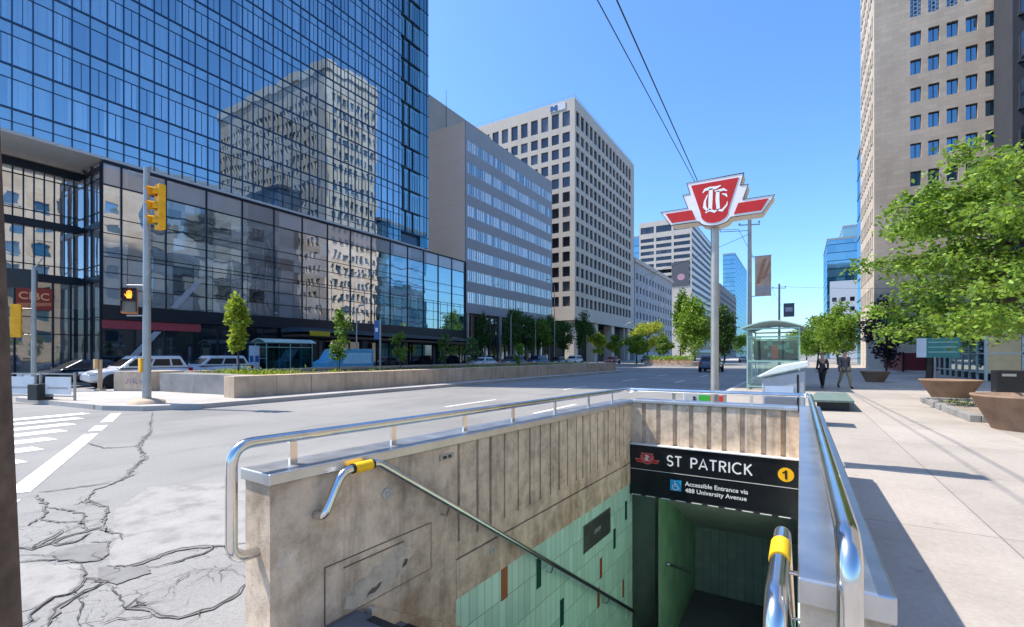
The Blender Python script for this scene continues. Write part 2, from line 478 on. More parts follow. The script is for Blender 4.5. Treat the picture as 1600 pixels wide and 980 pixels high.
def walk_mat(name, c, jx, jy, ox=0., oy=0.):
    t = NT(name); p = t.pos(); x, y, z = t.sep(p)
    big = t.noise(p, .45, 6, .6).outputs['Fac']; fine = t.noise(p, 30, 5, .7).outputs['Fac']
    spots = t.noise(p, 5, 3, .6).outputs['Fac']
    col = t.ramp(big, [(.28, sc(c,.80)), (.5, c), (.74, sc(c,1.10))])
    cell = t.white(t.comb(t.math('FLOOR', t.math('DIVIDE', t.math('SUBTRACT', x, ox), jx)), t.math('FLOOR', t.math('DIVIDE', t.math('SUBTRACT', y, oy), jy)), 0))['Value']
    col = t.mix(1, col, t.ramp(cell, [(0, (.88,.88,.88)), (1, (1,1,1))]), 'MULTIPLY')
    col = t.mix(.5, col, t.ramp(fine, [(.3, (.62,.62,.62)), (.7, (1.04,1.04,1.04))]), 'MULTIPLY')
    col = t.mix(t.math('MULTIPLY', t.ramp(spots, [(.66, (0,0,0)), (.74, (1,1,1))]), .35), col, sc(c,.45))
    def joint(v, o, j, wd):
        f = t.math('FRACT', t.math('DIVIDE', t.math('SUBTRACT', v, o), j))
        return t.math('LESS_THAN', f, wd/j)
    gum = t.n('ShaderNodeTexVoronoi'); gum.inputs['Scale'].default_value = 2.3; t.l(p, gum.inputs['Vector'])
    col = t.mix(t.math('MULTIPLY', t.ramp(gum.outputs['Distance'], [(.045,(1,1,1)),(.06,(0,0,0))]), .5), col, sc(c,.38))
    spill = t.noise(p, 1.1, 7, .7).outputs['Fac']
    col = t.mix(t.math('MULTIPLY', t.ramp(spill, [(.56,(0,0,0)),(.66,(1,1,1))]), .3), col, sc(c,.55))
    jj = t.math('MAXIMUM', joint(x, ox, jx, .014), joint(y, oy, jy, .014))
    col = t.mix(t.math('MULTIPLY', jj, .62), col, sc(c,.25))
    h = t.math('SUBTRACT', fine, t.math('MULTIPLY', jj, 2))
    return t.done(t.principled(col, .85, 0, .25, h, .4, .006))

M['road'] = road_mat()
M['walk'] = walk_mat('pavement_concrete', (.43,.385,.345), 2.05, 2.6, 1.45, .35)
M['kerb'] = concrete('kerb_concrete', (.50,.47,.43), 1.2, amt=.22, bump=.2)
M['apron'] = walk_mat('median_concrete', (.50,.47,.44), 1.9, 1.9)
M['crack'] = plain('open_crack', (.075,.07,.065), .95)
M['crumble'] = concrete('crumbled_asphalt', (.225,.22,.21), 9, amt=.5, bump=1.)
M['patch_dark'] = concrete('patch_asphalt', (.21,.205,.20), 5, amt=.35, bump=.6)
M['patch_light'] = concrete('worn_concrete_patch', (.315,.305,.29), 3.2, amt=.42, bump=.9)
M['line'] = concrete('road_paint', (.80,.80,.79), 2.2, amt=.12, bump=.2)

def struct(mb, name, mat, **k):
    return tag(mb.build(name, mat, **k), kind="structure")

HX0, HX1, HY0, HY1 = -2.62, .30, 1.0, 10.4       # the stairwell's cut in the ground
def holed(x0, x1, y0, y1, z):
    g = MB()
    g.quad((x0,y0,z),(x1,y0,z),(x1,HY0,z),(x0,HY0,z)); g.quad((x0,HY1,z),(x1,HY1,z),(x1,y1,z),(x0,y1,z))
    g.quad((x0,HY0,z),(HX0,HY0,z),(HX0,HY1,z),(x0,HY1,z)); g.quad((HX1,HY0,z),(x1,HY0,z),(x1,HY1,z),(HX1,HY1,z))
    return g
struct(holed(-2500, 2500, -2500, 2500, -.03), "ground", concrete('far_ground', (.25,.24,.23), .02, amt=.3, bump=.0))
r = MB(); r.quad((-35,-200,0),(-2.7,-200,0),(-2.7,900,0),(-35,900,0)); r.quad((-2.7,.7,0),(-2.4,.7,0),(-2.4,2.0,0),(-2.7,2.0,0)); r.quad((-400,-22,-.004),(-35,-22,-.004),(-35,1.5,-.004),(-400,1.5,-.004))
road = struct(r, "road", M['road'])

# east pavement, a slab with a real kerb
g = MB()
for (x0,x1,y0,y1) in ((-3.4,45,-30,.7),(-2.3,45,.7,1.49),(-2.6,-2.56,1.95,7.13),(.23,45,1.49,7.13),(-2.6,45,7.13,140)):
    g.quad((x0,y0,.15),(x1,y0,.15),(x1,y1,.15),(x0,y1,.15))
struct(g, "pavement", M['walk'])
k = MB(); k.box(-2.78,-2.6,1.95,140,-.02,.152); k.box(-3.58,-3.4,-30,.7,-.02,.152); k.box(-3.58,-2.3,.7,.88,-.02,.152); k.box(-2.48,-2.3,.88,1.40,-.02,.152); struct(k, "kerb", M['kerb'])
g = MB(); g.box(-46.5,-35.2,3,420,-.02,.15); struct(g, "pavement", M['walk'])
k = MB(); k.box(-35.2,-35.0,3,420,-.02,.152); struct(k, "kerb", M['kerb'])

def poly_slab(pts, z0, z1, name, mat):
    m = MB(); m.prism(pts, (0,0,z0), (1,0,0), (0,1,0), (0,0,z1-z0)); return struct(m, name, mat)
# median apron in the middle of the avenue
poly_slab([(-16.2,7.6),(-17.0,6.3),(-18.3,5.75),(-24.5,5.2),(-26.2,5.9),(-26.6,8),(-26.6,47),(-25,48.6),(-18,48.6),(-15.6,47.2),(-15.2,46)], -.02, .15, "median_pavement", M['apron'])
poly_slab([(-13.3,74),(-14.7,73),(-20.2,73),(-21.8,74),(-26,120),(-26,330),(-15.8,330),(-15.8,120)], -.02, .15, "median_pavement", M['apron'])

# stop line and zebra bars
mk = MB(); z = .006
def bar(a, b, wd):
    ax, ay = a; bx, by = b; l = math.hypot(bx-ax, by-ay); nx, ny = -(by-ay)/l*wd/2, (bx-ax)/l*wd/2
    mk.quad((ax+nx,ay+ny,z),(bx+nx,by+ny,z),(bx-nx,by-ny,z),(ax-nx,ay-ny,z))
bar((-8.2,1.75),(-13.0,3.90),.24); bar((-13.45,4.10),(-14.35,4.50),.24); bar((-15.0,4.80),(-17.0,5.67),.24); bar((-5.9,.72),(-7.85,1.59),.24)
for i, x in enumerate((-17.75,-16.55,-15.35,-14.2,-13.0,-11.85,-10.7,-9.55,-8.4)):
    y = 5.0 + (-17.2-x)*.41
    bar((x, y), (x+.35, y-4.2), .52)
lane = MB()
for X in (-6.6,-9.9):
    for y in range(12, 46, 9): lane.box(X-.06,X+.06,y,y+3,.005,.006)
struct(mk, "road_marking", M['line'])
struct(lane, "lane_marking", M['line'])

# repairs and open cracks in the carriageway
def patch(pts, z, mat, name="pavement_patch"):
    m = MB(); m.add([(x,y,z) for x, y in pts], [tuple(range(len(pts)))]); return struct(m, name, mat)
def wobble(pts, a=.05, n=5):
    out = []; m = len(pts)
    for i in range(m):
        p, q = pts[i], pts[(i+1) % m]
        for k in range(n):
            t = k/n; out.append((p[0]+(q[0]-p[0])*t+random.uniform(-a,a), p[1]+(q[1]-p[1])*t+random.uniform(-a,a)*.6))
    return out
patch(wobble([(-6.4,2.14),(-7.1,2.72),(-6.6,3.3),(-6.1,3.75),(-5.5,3.75),(-3.3,2.95),(-3.3,2.3),(-4.32,2.26),(-4.59,2.06),(-4.58,1.74),(-4.61,1.59),(-4.76,1.53),(-5.6,1.85)], .03), .004, M['patch_light'])
patch(wobble([(-5.42,1.15),(-4.96,1.43),(-4.72,1.38),(-4.4,1.22),(-4.48,1.13),(-4.36,1.01),(-4.5,.6),(-5.6,.6)], .02), .004, M['patch_light'])
patch(wobble([(-5.44,1.36),(-5.48,1.58),(-5.32,1.71),(-5.01,1.62),(-4.93,1.53),(-5.01,1.43),(-5.26,1.36)], .015), .008, M['patch_dark'])
patch(wobble([(-4.79,1.48),(-4.6,1.59),(-4.45,1.69),(-4.31,1.65),(-4.31,1.44),(-4.52,1.4)], .012), .008, M['patch_dark'])
CR = [
    ([(-16.37,6.33),(-12.04,4.59),(-10.55,3.86),(-9.20,3.45),(-8.63,3.10),(-8.00,2.80),(-7.68,2.49),(-7.55,2.30),(-7.16,2.12),(-7.00,1.95)], .034),
    ([(-7.16,2.12),(-6.76,2.10),(-6.61,2.14)], .022),
    ([(-5.91,1.25),(-5.74,1.32),(-5.76,1.44),(-5.84,1.56),(-5.86,1.69),(-5.88,1.83),(-5.64,1.83),(-5.52,1.86),(-5.31,1.81)], .02),
    ([(-7.88,1.86),(-7.28,1.78),(-6.81,1.68),(-6.56,1.49),(-6.59,1.39)], .014),
    ([(-7.14,1.76),(-6.82,1.86),(-6.47,1.89),(-6.12,1.76),(-6.00,1.60)], .012),
    ([(-4.76,1.53),(-4.61,1.59),(-4.58,1.74),(-4.63,1.91),(-4.59,2.06),(-4.45,2.18),(-4.32,2.26),(-4.25,2.40)], .017),
    ([(-3.52,1.97),(-3.40,1.83),(-3.36,1.70),(-3.37,1.59),(-3.42,1.47),(-3.58,1.42),(-3.74,1.40),(-3.85,1.33)], .016),
    ([(-4.45,2.18),(-4.35,2.11),(-4.35,1.94),(-4.38,1.73)], .011),
    ([(-4.14,.93),(-4.34,1.02),(-4.46,1.14),(-4.39,1.23),(-4.71,1.38),(-4.96,1.43)], .02),
    ([(-4.02,1.00),(-4.23,1.09),(-4.32,1.19),(-4.37,1.27),(-4.44,1.41),(-4.63,1.36)], .018),
    ([(-3.94,1.56),(-3.95,1.66),(-4.04,1.82),(-3.94,1.93),(-3.82,2.00),(-3.65,2.01),(-3.52,1.97)], .009),
    ([(-3.85,1.33),(-3.91,1.40),(-3.76,1.42)], .018),
    ([(-6.72,1.60),(-6.42,1.66),(-6.25,1.80),(-5.90,1.74)], .012),
    ([(-5.47,1.14),(-5.42,1.23),(-5.33,1.29),(-5.19,1.37),(-4.99,1.44),(-4.92,1.56),(-5.07,1.64),(-5.34,1.73),(-5.42,1.68),(-5.49,1.64)], .011),
    ([(-5.74,1.32),(-5.88,1.40),(-5.94,1.50),(-6.11,1.61)], .018),
    ([(-5.76,1.44),(-5.65,1.48),(-5.61,1.57),(-5.78,1.74)], .012),
    ([(-4.39,1.23),(-4.13,1.19),(-3.98,1.11),(-3.83,1.10)], .01),
    ([(-4.44,1.41),(-4.08,1.38),(-3.85,1.33),(-3.77,1.21)], .01),
    ([(-3.58,1.42),(-3.62,1.33),(-3.75,1.25),(-3.75,1.17)], .01),
    ([(-11.71,3.45),(-10.81,3.43),(-10.57,3.72),(-10.55,3.86)], .02),
    ([(-6.61,2.14),(-6.02,1.91),(-5.64,1.83)], .011),
    ([(-8.02,1.89),(-7.91,2.21),(-7.82,2.53)], .011),
    ([(-4.32,2.26),(-4.02,2.17),(-3.81,2.13)], .01),
    ([(-5.69,1.20),(-5.53,1.30),(-5.32,1.37)], .01),
]
for pts, wd in CR:
    m = MB(); path = []
    for i in range(len(pts)-1):
        a, b = V(pts[i]), V(pts[i+1]); L = (b-a).length; n = max(2, int(L/.05)); n = min(n, 40)
        for k_ in range(n):
            t = k_/n; q = a.lerp(b, t); path.append((q.x+random.gauss(0, min(.012, L*.06)), q.y+random.gauss(0, min(.012, L*.06))))
    path.append(pts[-1])
    n = len(path); ws = [max(.003, wd*random.uniform(.25,1.25)*(.75+.45*math.sin(i*.31))*(min(1, 4*(i+.6)/n, 4*(n-i-.4)/n))) for i in range(n)]
    stroke(m, path, ws, (0,0,.011), (1,0,0), (0,1,0), (0,0,0))
    struct(m, "road_crack", M['crack'])
    if wd >= .011:                                            # broken rim and side branches
        m = MB(); ph = random.random()*9
        stroke(m, path, [max(.01, wd*(.9+2.6*random.random()**2+1.2*max(0, math.sin(i*.23+ph)))*(min(1, 5*(i+.6)/n, 5*(n-i-.4)/n))) for i in range(n)], (random.uniform(-.012,.012),random.uniform(-.01,.01),.0085), (1,0,0), (0,1,0), (0,0,0))
        struct(m, "crumbled_rim", M['crumble'])
        m = MB()
        for q in range(max(2, n//9)):
            i0 = random.randrange(n); x_, y_ = path[i0]; an = random.uniform(0, 2*PI); br = [(x_, y_)]
            for _ in range(random.randint(4,9)):
                an += random.gauss(0,.5); sl_ = random.uniform(.02,.055); x_ += math.cos(an)*sl_; y_ += math.sin(an)*sl_; br.append((x_, y_))
            stroke(m, br, [max(.0025, .008*(1-k2/len(br))) for k2 in range(len(br))], (0,0,.0105), (1,0,0), (0,1,0), (0,0,0))
        struct(m, "hairline_crack", M['crack'])
# ------------------------------------------------------------------ subway stair entrance
ent = thing("subway_entrance", (-1.05, 1.5, .15), "concrete subway stairwell with ribbed parapets, steel coping and green tiles going down below the pavement", "subway entrance")
LO, LU = V((-2.32,1.41,0)), (V((-2.13,6.88,0))-V((-2.32,1.41,0)))
LLEN = LU.length; LU.normalize(); LN = V((LU.y,-LU.x,0))
def L(u, n, z): return LO + LU*u + LN*n + V((0,0,z))
def ltop(u): return 1.03 - .012*u          # the coping's underside falls a little along the wall
def lbox(mb, u0, u1, n0, n1, z0, z1):
    """z0, z1: number or function of u"""
    f = lambda z, u: z(u) if callable(z) else z
    vs = []
    for z in (z0, z1):
        vs += [L(u0,n0,f(z,u0)), L(u1,n0,f(z,u1)), L(u1,n1,f(z,u1)), L(u0,n1,f(z,u0))]
    mb.add(vs, [(0,3,2,1),(4,5,6,7),(0,1,5,4),(1,2,6,5),(2,3,7,6),(3,0,4,7)])

wl = MB()
lbox(wl, 0, LLEN+.24, -.24, -.028, -3.2, ltop)                 # body
lbox(wl, 0, 1.47, -.028, 0, -.6, ltop)                          # smooth end panel
lbox(wl, 1.47, LLEN, -.028, 0, .125, .25); lbox(wl, 1.47, LLEN, -.028, .004, -.19, .108)
gr = [u-1.41 for u in (2.91,3.15,3.33,3.54,3.77,3.98,4.18,4.39,4.58,4.78,5.01,5.18,5.39,5.62,5.83,5.97,6.23,6.38,6.54)]
lbox(wl, 1.47, gr[0]-.015, -.028, 0, .25, ltop)
for i, a in enumerate(gr):
    b = gr[i+1]-.015 if i+1 < len(gr) else LLEN
    lbox(wl, a+.015, b, -.028, random.uniform(-.004, .003), .25, ltop)
left_wall = wl.build("parapet_wall", M['conc_wall'], ent, True)
# patched recess and fittings on the left parapet
pm = MB(); pm.mat(0); lbox(pm, .32, 1.18, 0, .006, .16, .49)
pm.mat(1); pp = [(.44,.2),(.5,.175),(.58,.19),(.66,.18),(.74,.21),(.80,.19),(.86,.22),(.93,.24),(.96,.3),(1.0,.33),(.98,.39),(.93,.40),(.89,.44),(.83,.41),(.78,.42),(.74,.36),(.68,.37),(.62,.32),(.55,.33),(.5,.28),(.46,.27)]
pm.add([L(a,.0085,b) for a, b in pp], [tuple(range(len(pp)))])
pm.mat(2); pp = [(.6,.2),(.63,.21),(.67,.205),(.71,.225),(.73,.25),(.70,.25),(.68,.235),(.65,.24),(.62,.225)]; pm.add([L(a,.011,b) for a, b in pp], [tuple(range(len(pp)))])
pp = [(.90,.27),(.94,.28),(.955,.31),(.93,.325),(.91,.30)]; pm.add([L(a,.011,b) for a, b in pp], [tuple(range(len(pp)))])
lbox(pm, .44, .92, .006, .010, .440, .447)
pm.mat(2)
for (a,b,c,d) in ((.315,1.185,.487,.491),(.315,1.185,.158,.162),(.315,.319,.16,.49),(1.18,1.184,.16,.49)): lbox(pm, a,b,0.001,.0075,c,d)
pm.build("repair_patch", [M['conc_wall'], concrete('flaked_plaster', (.62,.52,.41), 7, amt=.5, bump=1.), concrete('patch_edge', (.16,.12,.09), 4)], left_wall, True)
for u, zz in ((.77,.8),(1.93,.03)):
    c = MB(); ring = []
    for r_, n_ in ((.036,0),(.036,.012),(.024,.014),(.022,.008),(.012,.008),(.010,.016)):
        ring.append([L(u+r_*math.cos(2*PI*k/20), n_, zz+r_*math.sin(2*PI*k/20)) for k in range(20)])
    for i in range(len(ring)-1):
        c.add(ring[i]+ring[i+1], [(k,(k+1)%20,20+(k+1)%20,20+k) for k in range(20)])
    c.add(ring[-1], [tuple(range(20))])
    c.build("bolt_cap", paint('dull_cap', (.5,.47,.42), .6), left_wall, True)
c = MB(); lbox(c, 1.28, 1.43, 0, .008, .915, .955); c.mat(1); lbox(c, 1.31,1.35,.008,.011,.925,.945); lbox(c, 1.37,1.40,.008,.011,.925,.945)
c.build("wall_plate", [M['galv'], M['black']], left_wall, True)

# tiled lower wall
def tile_mat(name, c, ux, w_=.105, h_=.335):
    t = NT(name); p = t.pos(); x, y, z = t.sep(p)
    hh = t.math('DIVIDE', y if ux == 'y' else x, w_); vv = t.math('DIVIDE', t.math('ADD', z, 10.188), h_)
    cell = t.white(t.comb(t.math('FLOOR', hh), t.math('FLOOR', vv), 1))['Value']
    fa, fb = t.math('FRACT', hh), t.math('FRACT', vv)
    j = t.math('MAXIMUM', t.math('LESS_THAN', fa, .06), t.math('LESS_THAN', fb, .022))
    col = t.ramp(cell, [(0, sc(c,.86)), (1, sc(c,1.08))])
    dirt = t.noise(p, 2.2, 6).outputs['Fac']
    col = t.mix(t.math('MULTIPLY', t.ramp(dirt, [(.5,(0,0,0)),(.75,(1,1,1))]), .35), col, sc(c,.55))
    col = t.mix(t.math('MULTIPLY', j, .8), col, sc(c,.3))
    return t.done(t.principled(col, t.math('ADD', .18, t.math('MULTIPLY', j, .6)), 0, .5, t.math('SUBTRACT', 1, j), .25, .004))
M['tile'] = tile_mat('mint_tile', (.52,.80,.66), 'y')
M['tile_dark'] = tile_mat('green_end_tile', (.36,.46,.40), 'x', .15, .15)
tw = MB(); tw.mat(0); lbox(tw, 1.0, LLEN+.2, -.028, -.008, -3.2, -.19)
def acc(m, Y, z0, z1, wd=.085):
    tw.mat(m); u = Y-1.41; lbox(tw, u-wd/2, u+wd/2, -.008, -.004, z0, z1)
acc(2,3.55,-.48,-.2,.1); acc(1,4.16,-.63,-.33,.09); acc(1,4.66,-1.25,-.96); acc(2,5.74,-1.16,-.9,.07); acc(2,5.66,-1.5,-1.25,.07); acc(1,6.21,-.94,-.67,.08); acc(1,6.66,-.68,-.41,.08); acc(2,6.55,-1.75,-1.5,.06); acc(1,3.9,-1.9,-1.6); acc(1,5.3,-2.1,-1.8)
tw.build("tile_wall", [M['tile'], plain('dark_green_tile', (.006,.07,.05), .2), plain('orange_tile', (.33,.07,.012), .3)], ent, True)
ac = MB(); ac.mat(0); lbox(ac, 3.79, 4.63, -.008, .004, -.66, -.33); ac.mat(1); lbox(ac, 4.1,4.3,.004,.007,-.52,-.47)
ac.build("access_panel", [steel('panel_steel', (.5,.52,.5), .3), M['galv']], ent, True)

# steps and passage below
SY0, RUN, RISE, NST = 1.95, .29, .185, 17
stp = MB()
prof = [(1.49,.15)]
y, z = SY0, .15
for i in range(NST):
    prof += [(y, z), (y, z-RISE)]; z -= RISE; y += RUN
prof += [(10.2, z), (10.2, z-.25), (7.2, z-.25), (1.49, -.35)]
stp.prism(prof, (-2.32, 0, 0), (0,1,0), (0,0,1), (2.32,0,0))
ZF = z
stp.build("stair_flight", concrete('stair_granite', (.17,.165,.165), 2.5, amt=.35, bump=.3), ent, True)
for i in range(NST):
    n = MB(); yy = SY0 + RUN*i; zz = .15-RISE*i
    n.box(-2.16, -.01, yy-.05, yy+.004, zz-.03, zz+.003)
    n.build("nosing", M['dark_metal'], ent, True)
sk = MB()                                                        # sloping plinth at the foot of the left wall
sl = RISE/RUN
sk.prism([(2.0,.151),(2.05,.14),(6.86,.14-sl*4.81),(6.86,-.2-sl*4.81),(2.0,-.2)], (-2.27,0,0), (0,1,0), (0,0,1), (.045,0,0))
sk.build("stair_plinth", M['conc_wall'], ent, True)
pg = MB(); pg.mat(0)
pg.box(-2.13,-1.8,7.13,10.0,-3.3,.0)                             # green side wall
pg.mat(1); pg.box(-1.8,0.0,9.95,10.1,-3.3,-1.5)                   # end wall
pg.mat(2); pg.prism([(7.13,-.33),(10.0,-1.75),(10.0,-1.6),(7.13,-.18)], (-1.8,0,0), (0,1,0), (0,0,1), (1.8,0,0))
pg.build("passage", [paint('green_wall_paint', (.26,.50,.30), .55, 0, .3, 2.5, .1), M['tile_dark'], paint('soffit_paint', (.55,.57,.52), .8)], ent, True)
pr = MB(); pr.box(-2.13,-1.8,6.93,7.12,-3.2,-.32); pr.build("door_pier", steel('dark_pier_steel', (.2,.21,.2), .3), ent, True)
bw = MB()                                                        # rear parapet over the opening
bw.box(-2.13, 0, 6.92, 7.13, -.3, 1.0)
gx = [-1.98,-1.77,-1.54,-1.32,-1.09,-.90,-.68,-.43,-.21]
for i, a in enumerate([-2.13-.06]+gx):
    b = (gx+[-.0-.0])[i]
    bw.box(a+.06, b, 6.88+random.uniform(-.003,.003), 6.92, -.3, 1.0)
bw.build("parapet_wall", M['conc_wall'], ent, True)
rw = MB()
rw.prism([(1.58,.995),(7.13,.97),(7.13,-3.2),(1.58,-3.2)], (0.001,0,0), (0,1,0), (0,0,1), (.205,0,0))
rw.build("parapet_wall", M['conc_wall'], ent, True)
rt = MB(); rt.prism([(1.95,.0),(6.85,-.19),(6.85,-3.15),(1.95,-.4)], (-.012,0,0), (0,1,0), (0,0,1), (.011,0,0)); rt.build("tile_wall", M['tile'], ent, True)

# steel copings
cp = MB(); lbox(cp, -.015, LLEN+.24, -.265, .022, lambda u: ltop(u), lambda u: ltop(u)+.06); cp.build("coping", M['coping'], ent, True, .006)
cp = MB(); cp.box(-2.105, -.021, 6.86, 7.155, 1.0, 1.045); cp.build("coping", M['coping'], ent, True, .006)
cp = MB(); cp.prism([(1.56,1.07),(7.155,1.045),(7.155,.97),(1.56,.995)], (-.006,0,0), (0,1,0), (0,0,1), (.222,0,0)); cp.build("coping", M['coping'], ent, True, .006)

# guard rail round the three sides
def railz(u): return 1.245-.012*u
rl = MB()
pts = [L(.03,-.12,.665), L(-.13,-.12,.665), L(-.13,-.12,railz(0)), L(LLEN+.12,-.12,railz(LLEN)), V((.105,7.0,1.19)), V((.105,1.42,1.235)), V((.105,1.42,.62)), V((.105,1.6,.62))]
rl.tube(fillet(pts, [.09,.11,.08,.08,.12,.09], 8), .0285, 16)
rail = rl.build("guard_rail", M['steel'], ent, True)
for u in (.2,.94,1.0+.72,2.45,3.3,4.2,5.0):
    p = MB(); lbox(p, u-.022,u+.022,-.128,-.112, lambda q: ltop(q)+.058, lambda q: railz(q)-.012); p.build("rail_post", M['steel'], rail, True)
for x in (-1.55,-.55):
    p = MB(); p.box(x-.02,x+.02,6.99,7.01,1.045,1.175); p.build("rail_post", M['steel'], rail, True)
for yy in (2.1,3.4,4.8,6.1):
    p = MB(); p.box(.097,.113,yy-.02,yy+.02,1.05,1.2); p.build("rail_post", M['steel'], rail, True)

# sloping handrails
h = MB()
u0 = .64
pts = [L(.26,.0,.81), L(.26,.075,.81), L(.38,.075,1.035), L(u0,.075,1.035), L(5.36,.075,-2.03), L(5.42,.0,-2.05)]
h.tube(fillet(pts, [.05,.1,.1,.04], 6), .024, 12)
hr = h.build("handrail", M['steel'], ent, True)
gp = MB(); gp.tube([L(.46,.075,1.036), L(.585,.075,1.036)], .031, 14)
gp.mat(1); gp.tube([L(.445,.075,1.036), L(.462,.075,1.036)], .029, 14); gp.tube([L(.583,.075,1.036), L(.602,.075,1.036)], .029, 14)
gp.build("grip_band", [M['grip_yellow'], M['black']], hr, True)
for u in (1.3, 2.9, 4.4):
    zz = 1.035 - (u-u0)*3.065/4.72
    b_ = MB(); b_.tube([L(u,.0,zz-.09), L(u,.05,zz-.09), L(u,.075,zz-.02)], .009, 8); b_.build("rail_bracket", M['steel'], hr, True)
h = MB()
pts = [(-.004,1.6,.70),(-.052,1.6,.70),(-.052,1.30,.72),(-.052,1.30,1.09),(-.052,1.86,1.09),(-.052,6.6,-1.95),(0,6.65,-1.98)]
h.tube(fillet(pts, [.04,.09,.11,.09,.04], 8), .026, 16)
hr = h.build("handrail", M['steel'], ent, True)
gp = MB(); gp.tube([(-.052,1.60,1.091),(-.052,1.74,1.091)], .029, 16); gp.build("grip_band", M['grip_yellow'], hr, True)
for yy in (1.98, 3.0, 4.4):
    zz = 1.09-max(0, yy-1.86)*.641
    b_ = MB(); b_.tube([(0,yy,zz-.1),(-.04,yy,zz-.1),(-.052,yy,zz-.02)], .009, 8); b_.build("rail_bracket", M['steel'], hr, True)
h = MB(); h.tube(fillet([(-1.8,7.5,-1.55),(-1.73,7.5,-1.55),(-1.73,9.6,-2.5)], .04, 4), .02, 8); h.build("handrail", M['steel'], ent, True)

# ------------------------------------------------------------------ station name sign on the fascia
sg = thing("station_sign", (-1.05, 6.8, -.31), "black station name sign reading ST PATRICK above the dark stair opening", "sign")
A_, B_, F_ = (1,0,0), (0,0,1), V((0,-1,0))
p = MB(); p.mat(0); p.box(-2.125,.0,6.80,6.878,-.31,.395); p.mat(1); p.box(-2.125,0,6.785,6.878,.396,.41)
p.box(-2.125,0,6.796,6.80,.042,.048)
panel = p.build("sign_panel", [paint('sign_black', (.011,.013,.017), .22, 0, .3, 2), M['white']], sg, True)
tr = MB(); tr.box(-2.125,0,6.79,6.88,-.335,-.312)
tr.build("light_trim", M['dark_metal'], sg, True)
for i in range(10):
    d = MB(); x = -2.1+.208*i; d.box(x,x+.13,6.782,6.789,-.331,-.322); d.build("trim_slot", M['white'], sg, True)
M['sign_white'] = plain('sign_white', (.82,.82,.82), .4)
def letters(txt, x, z, hgt, adv, wd):
    m = MB(); O = V((0,6.797,0))
    G_ = {
     'S': [arc(.30,.72,.24,.26,20,270,14)+arc(.30,.24,.25,.23,90,-160,14)],
     'T': [[(0,.96),(.62,.96)], [(.31,.96),(.31,0)]],
     'P': [[(.05,0),(.05,1)], [(.05,.96),(.32,.96)]+arc(.32,.72,.24,.24,90,-90,10)+[(.05,.48)]],
     'A': [[(0,0),(.36,1),(.72,0)], [(.13,.3),(.59,.3)]],
     'R': [[(.05,0),(.05,1)], [(.05,.96),(.32,.96)]+arc(.32,.73,.23,.23,90,-90,10)+[(.05,.5)], [(.28,.5),(.56,0)]],
     'I': [[(.05,0),(.05,1)]],
     'C': [arc(.45,.5,.42,.48,48,312,20)],
     'K': [[(.05,0),(.05,1)], [(.58,1),(.07,.47)], [(.2,.58),(.62,0)]],
    }
    W_ = {'S':.56,'T':.62,'P':.56,'A':.72,'R':.6,'I':.1,'C':.78,'K':.62,' ':.42}
    for ch in txt:
        for st in G_.get(ch, []):
            stroke(m, [(x+a*hgt, z+b*hgt) for a, b in st], wd, O, A_, B_, F_*.001*(1+len(m.v)%3))
        x += (W_[ch]+adv)*hgt
    return m
letters("ST", -1.60, .145, .142, .215, .021).build("station_name", M['sign_white'], sg, True)
letters("PATRICK", -1.60+(.56+.62+.42+3*.215)*.142, .145, .142, .215, .021).build("station_name", M['sign_white'], sg, True)
bd = MB(); bd.lathe([(.088,-.004),(.088,.0)], (-.15,6.797,.205), 32, 'y')
badge = bd.build("route_badge", plain('route_yellow', (.9,.50,.01), .4), sg, True)
m = MB(); stroke(m, [(-.148,.15),(-.148,.262)], .024, (0,6.791,0), A_, B_, F_*.001); stroke(m, [(-.14,.255),(-.185,.222)], .02, (0,6.791,0), A_, B_, F_*.002); m.build("numeral", M['black'], badge, True)
ic = MB(); ic.box(-1.555,-1.405,6.796,6.80,-.195,-.045); icon = ic.build("access_icon", plain('access_blue', (.02,.33,.62), .4), sg, True)
m = MB(); O = V((-1.555,6.7945,-.195)); s_ = .15
m.add([O+V((s_*(.42+.06*math.cos(t)),0,s_*(.86+.06*math.sin(t)))) for t in [2*PI*k/12 for k in range(12)]], [tuple(range(12))])
stroke(m, [(.42*s_,.76*s_),(.45*s_,.42*s_),(.70*s_,.42*s_),(.80*s_,.14*s_)], .012, O, A_, B_, (0,0,0)); stroke(m, [(.43*s_,.6*s_),(.68*s_,.58*s_)], .01, O, A_, B_, F_*.001)
stroke(m, [(.45*s_+s_*.25*math.cos(t), .32*s_+s_*.25*math.sin(t)) for t in [math.radians(120+12*k) for k in range(19)]], .009, O, A_, B_, F_*.0005)
m.build("wheelchair_mark", M['sign_white'], icon, True)
m = MB(); text_geo(m, "Accessible Entrance via", .083, (-1.355,6.797,-.105), A_, B_, F_*.001, 'LEFT', .0012, 1.0)
m.build("notice_lettering", M['sign_white'], sg, True); m = MB()
text_geo(m, "488 University Avenue", .083, (-1.355,6.797,-.195), A_, B_, F_*.001, 'LEFT', .0012, 1.0)
m.build("notice_lettering", M['sign_white'], sg, True)

def winged_badge(O, S, A=(1,0,0), B=(0,0,1), N=V((0,-1,0)), step=.002):
    """layers of the winged shield emblem; O its bottom middle, S its half width"""
    k = S/.735
    def P(pts): return [(a*k, b*k) for a, b in pts]
    def mir(pts): return pts + [(-a, b) for a, b in reversed(pts) if a > 1e-6]
    bot = arc(0,.06,.2,.09,-14,-90,8)
    outer = mir([(.375,.64),(.33,.475),(.43,.475),(.36,.275),(.745,.275),(.60,.058),(.215,.058)]+bot[:-1]+[(0,-.03)])
    shield = mir([(.312,.59),(.182,.17)]+arc(0,.15,.18,.14,0,-90,6)[1:])
    wing = [(.305,.237),(.672,.237),(.585,.092),(.25,.092)]
    return P(outer), P(shield), P(wing), k
